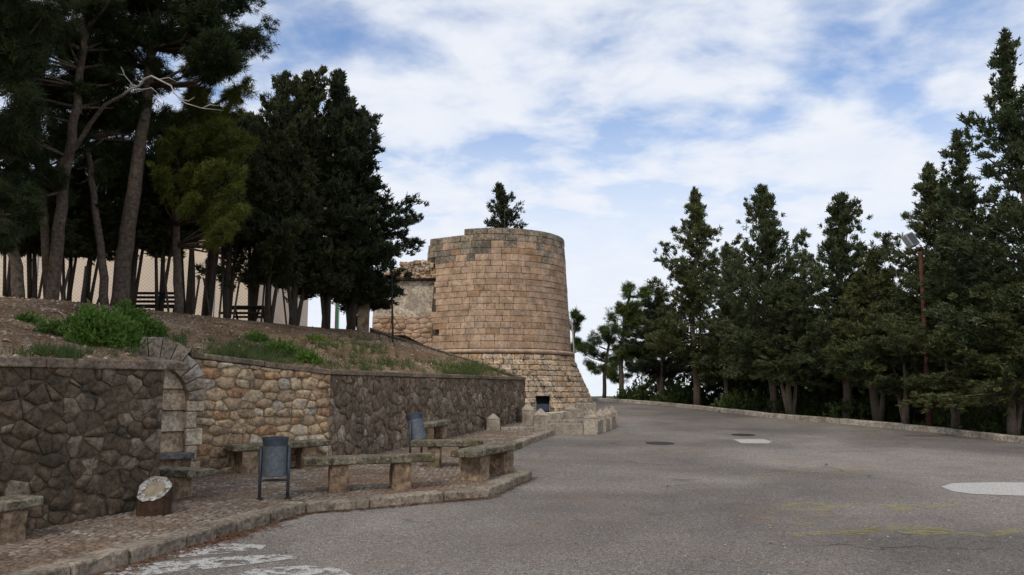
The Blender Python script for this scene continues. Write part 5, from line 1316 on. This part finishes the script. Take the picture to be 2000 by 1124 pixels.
# ---- weeds and grass on the bank
for k, (u, v, w, h, n) in enumerate(((182, 690, .30, .56, 200), (160, 668, .26, .46, 110), (228, 668, .3, .40, 110), (285, 655, .28, .28, 80), (250, 640, .3, .36, 100))):
    bush(bank_uv(u, v) + (0, 0, -.03), w, h, n, 14, M['weed'], 'bright green leafy weed on the bank, %s' % ('largest one by the coping', 'left shoulder of the largest', 'right of the largest one', 'behind the arch top', 'farthest back of the clump')[k], 'weeds above the left wall', .055, .03, 90 + k, 'weed_bush', 'weed')
for k, (u, v, w, h, n) in enumerate(((55, 632, .12, .12, 30), (100, 655, .16, .16, 50), (545, 690, .3, .16, 90), (600, 706, .22, .18, 70), (615, 668, .16, .12, 40), (500, 668, .2, .16, 60))):
    bush(bank_uv(u, v) + (0, 0, -.02), w, h, n, 12, M['weed'], 'small green weed tuft on the bank, %s' % ('near the left crest', 'left of the big weeds', 'above the warm wall', 'near the wall corner', 'mid-slope right of the arch', 'mid-slope above the arch')[k], 'small weeds on the bank', .045, .024, 120 + k, 'weed_tuft', 'weed')
rng = np.random.default_rng(5)
pts = []
for (u0, u1, v0, v1, n) in ((390, 620, 668, 716, 900), (840, 985, 708, 738, 800), (630, 830, 700, 726, 360), (560, 760, 660, 690, 200), (30, 260, 690, 702, 260), (650, 790, 668, 700, 180), (300, 380, 655, 690, 120)):
    for _ in range(n // 2):
        u = rng.normal((u0 + u1) / 2, (u1 - u0) / 4.2); v = rng.normal((v0 + v1) / 2, (v1 - v0) / 3.5); pts.append(bank_uv(u, v) + rng.normal(size=3) * (.09, .09, .0))
pts = np.array(pts); pts[:, 2] -= .01
V, F, r = leaves(pts, np.tile((0, 0, 1.0), (len(pts), 1)), .05, 12, .11, .012, .45, rng, .1)
tag(mk('grass', V, F, M['grass'], origin=(-2, 14, 2), rnd=r), 'thin green grass growing on the earth bank above the walls', 'grass', kind='stuff')
# pale chips and dry needles scattered over the bank, leaf litter along the kerb
mb = MB()
for _ in range(5200):
    p = on_bank(rng.uniform(.08, 1), rng.uniform(0.01, 1.0)); s = abs(rng.normal(0, .016)) + .008; a = rng.uniform(0, 6.28); e = s * rng.uniform(.3, .8)
    ca, sa = math.cos(a), math.sin(a); h = s * .4
    mb.add([(p[0] + ca * x * s - sa * y * e, p[1] + sa * x * s + ca * y * e, p[2] + z_) for x, y, z_ in ((-1, -1, 0), (1, -1, 0), (1, 1, 0), (-1, 1, 0), (0, 0, h + .012))], [(0, 1, 4), (1, 2, 4), (2, 3, 4), (3, 0, 4)])
tag(mb.build('wood_chips', M['litter'], None, (-4, 14, 2.5), rnd=True), 'pale chips and pebbles scattered over the earth bank', 'litter', kind='stuff')
mb = MB()
kp = k1[3:] + k2[1:]
for _ in range(1500):
    i = rng.integers(len(kp) - 1); p = lerp(kp[i], kp[i + 1], rng.random())[:2]; d = (kp[i + 1] - kp[i])[:2]; d = d / np.linalg.norm(d); q = p - np.array((-d[1], d[0])) * abs(rng.normal(0, .10 if i < 5 else .05)); a = rng.uniform(0, 6.28); ln = rng.uniform(.012, .035); w = .006
    z_ = gz(q[1]) + .007 + rng.uniform(0, .008); c_, s_ = math.cos(a), math.sin(a)
    mb.add([(q[0] - c_ * ln - s_ * w, q[1] - s_ * ln + c_ * w, z_), (q[0] - c_ * ln + s_ * w, q[1] - s_ * ln - c_ * w, z_), (q[0] + c_ * ln + s_ * w, q[1] + s_ * ln - c_ * w, z_ + .006), (q[0] + c_ * ln - s_ * w, q[1] + s_ * ln + c_ * w, z_ + .006)], [(0, 1, 2, 3)])
tag(mb.build('leaf_litter', M['needle_litter'], None, (k2[0][0], k2[0][1], gz(9))), 'rusty dry needles gathered along the kerb', 'litter', kind='stuff')
# grit, pebbles and dry leaves lying on the asphalt
mb = MB()
for _ in range(900):
    u = rng.uniform(150, 2000); v = 800 + 330 * rng.random() ** .8; p = G(u, v)
    if p[0] > xr(p[1]) - .1 or p[1] > 34 or inside(p, PB) or (p[0] < .6 and p[1] > 9.2) or p[0] < -2.2 + (9.3 - p[1]) * -.35: continue
    sz_ = abs(rng.normal(0, .005)) + .003; a = rng.uniform(0, 6.28); ca, sa = math.cos(a), math.sin(a); z_ = gz(p[1]) + .003
    mb.add([(p[0] + ca * x * sz_ - sa * y * sz_ * .6, p[1] + sa * x * sz_ + ca * y * sz_ * .6, z_ + h_ * sz_) for x, y, h_ in ((-1, -1, 0), (1, -1, 0), (1, 1, 0), (-1, 1, 0), (.1, 0, .8))], [(0, 1, 4), (1, 2, 4), (2, 3, 4), (3, 0, 4)])
tag(mb.build('road_grit', M['litter'], None, (3, 12, gz(12)), rnd=True), 'grit and small pebbles lying on the asphalt', 'litter', kind='stuff')
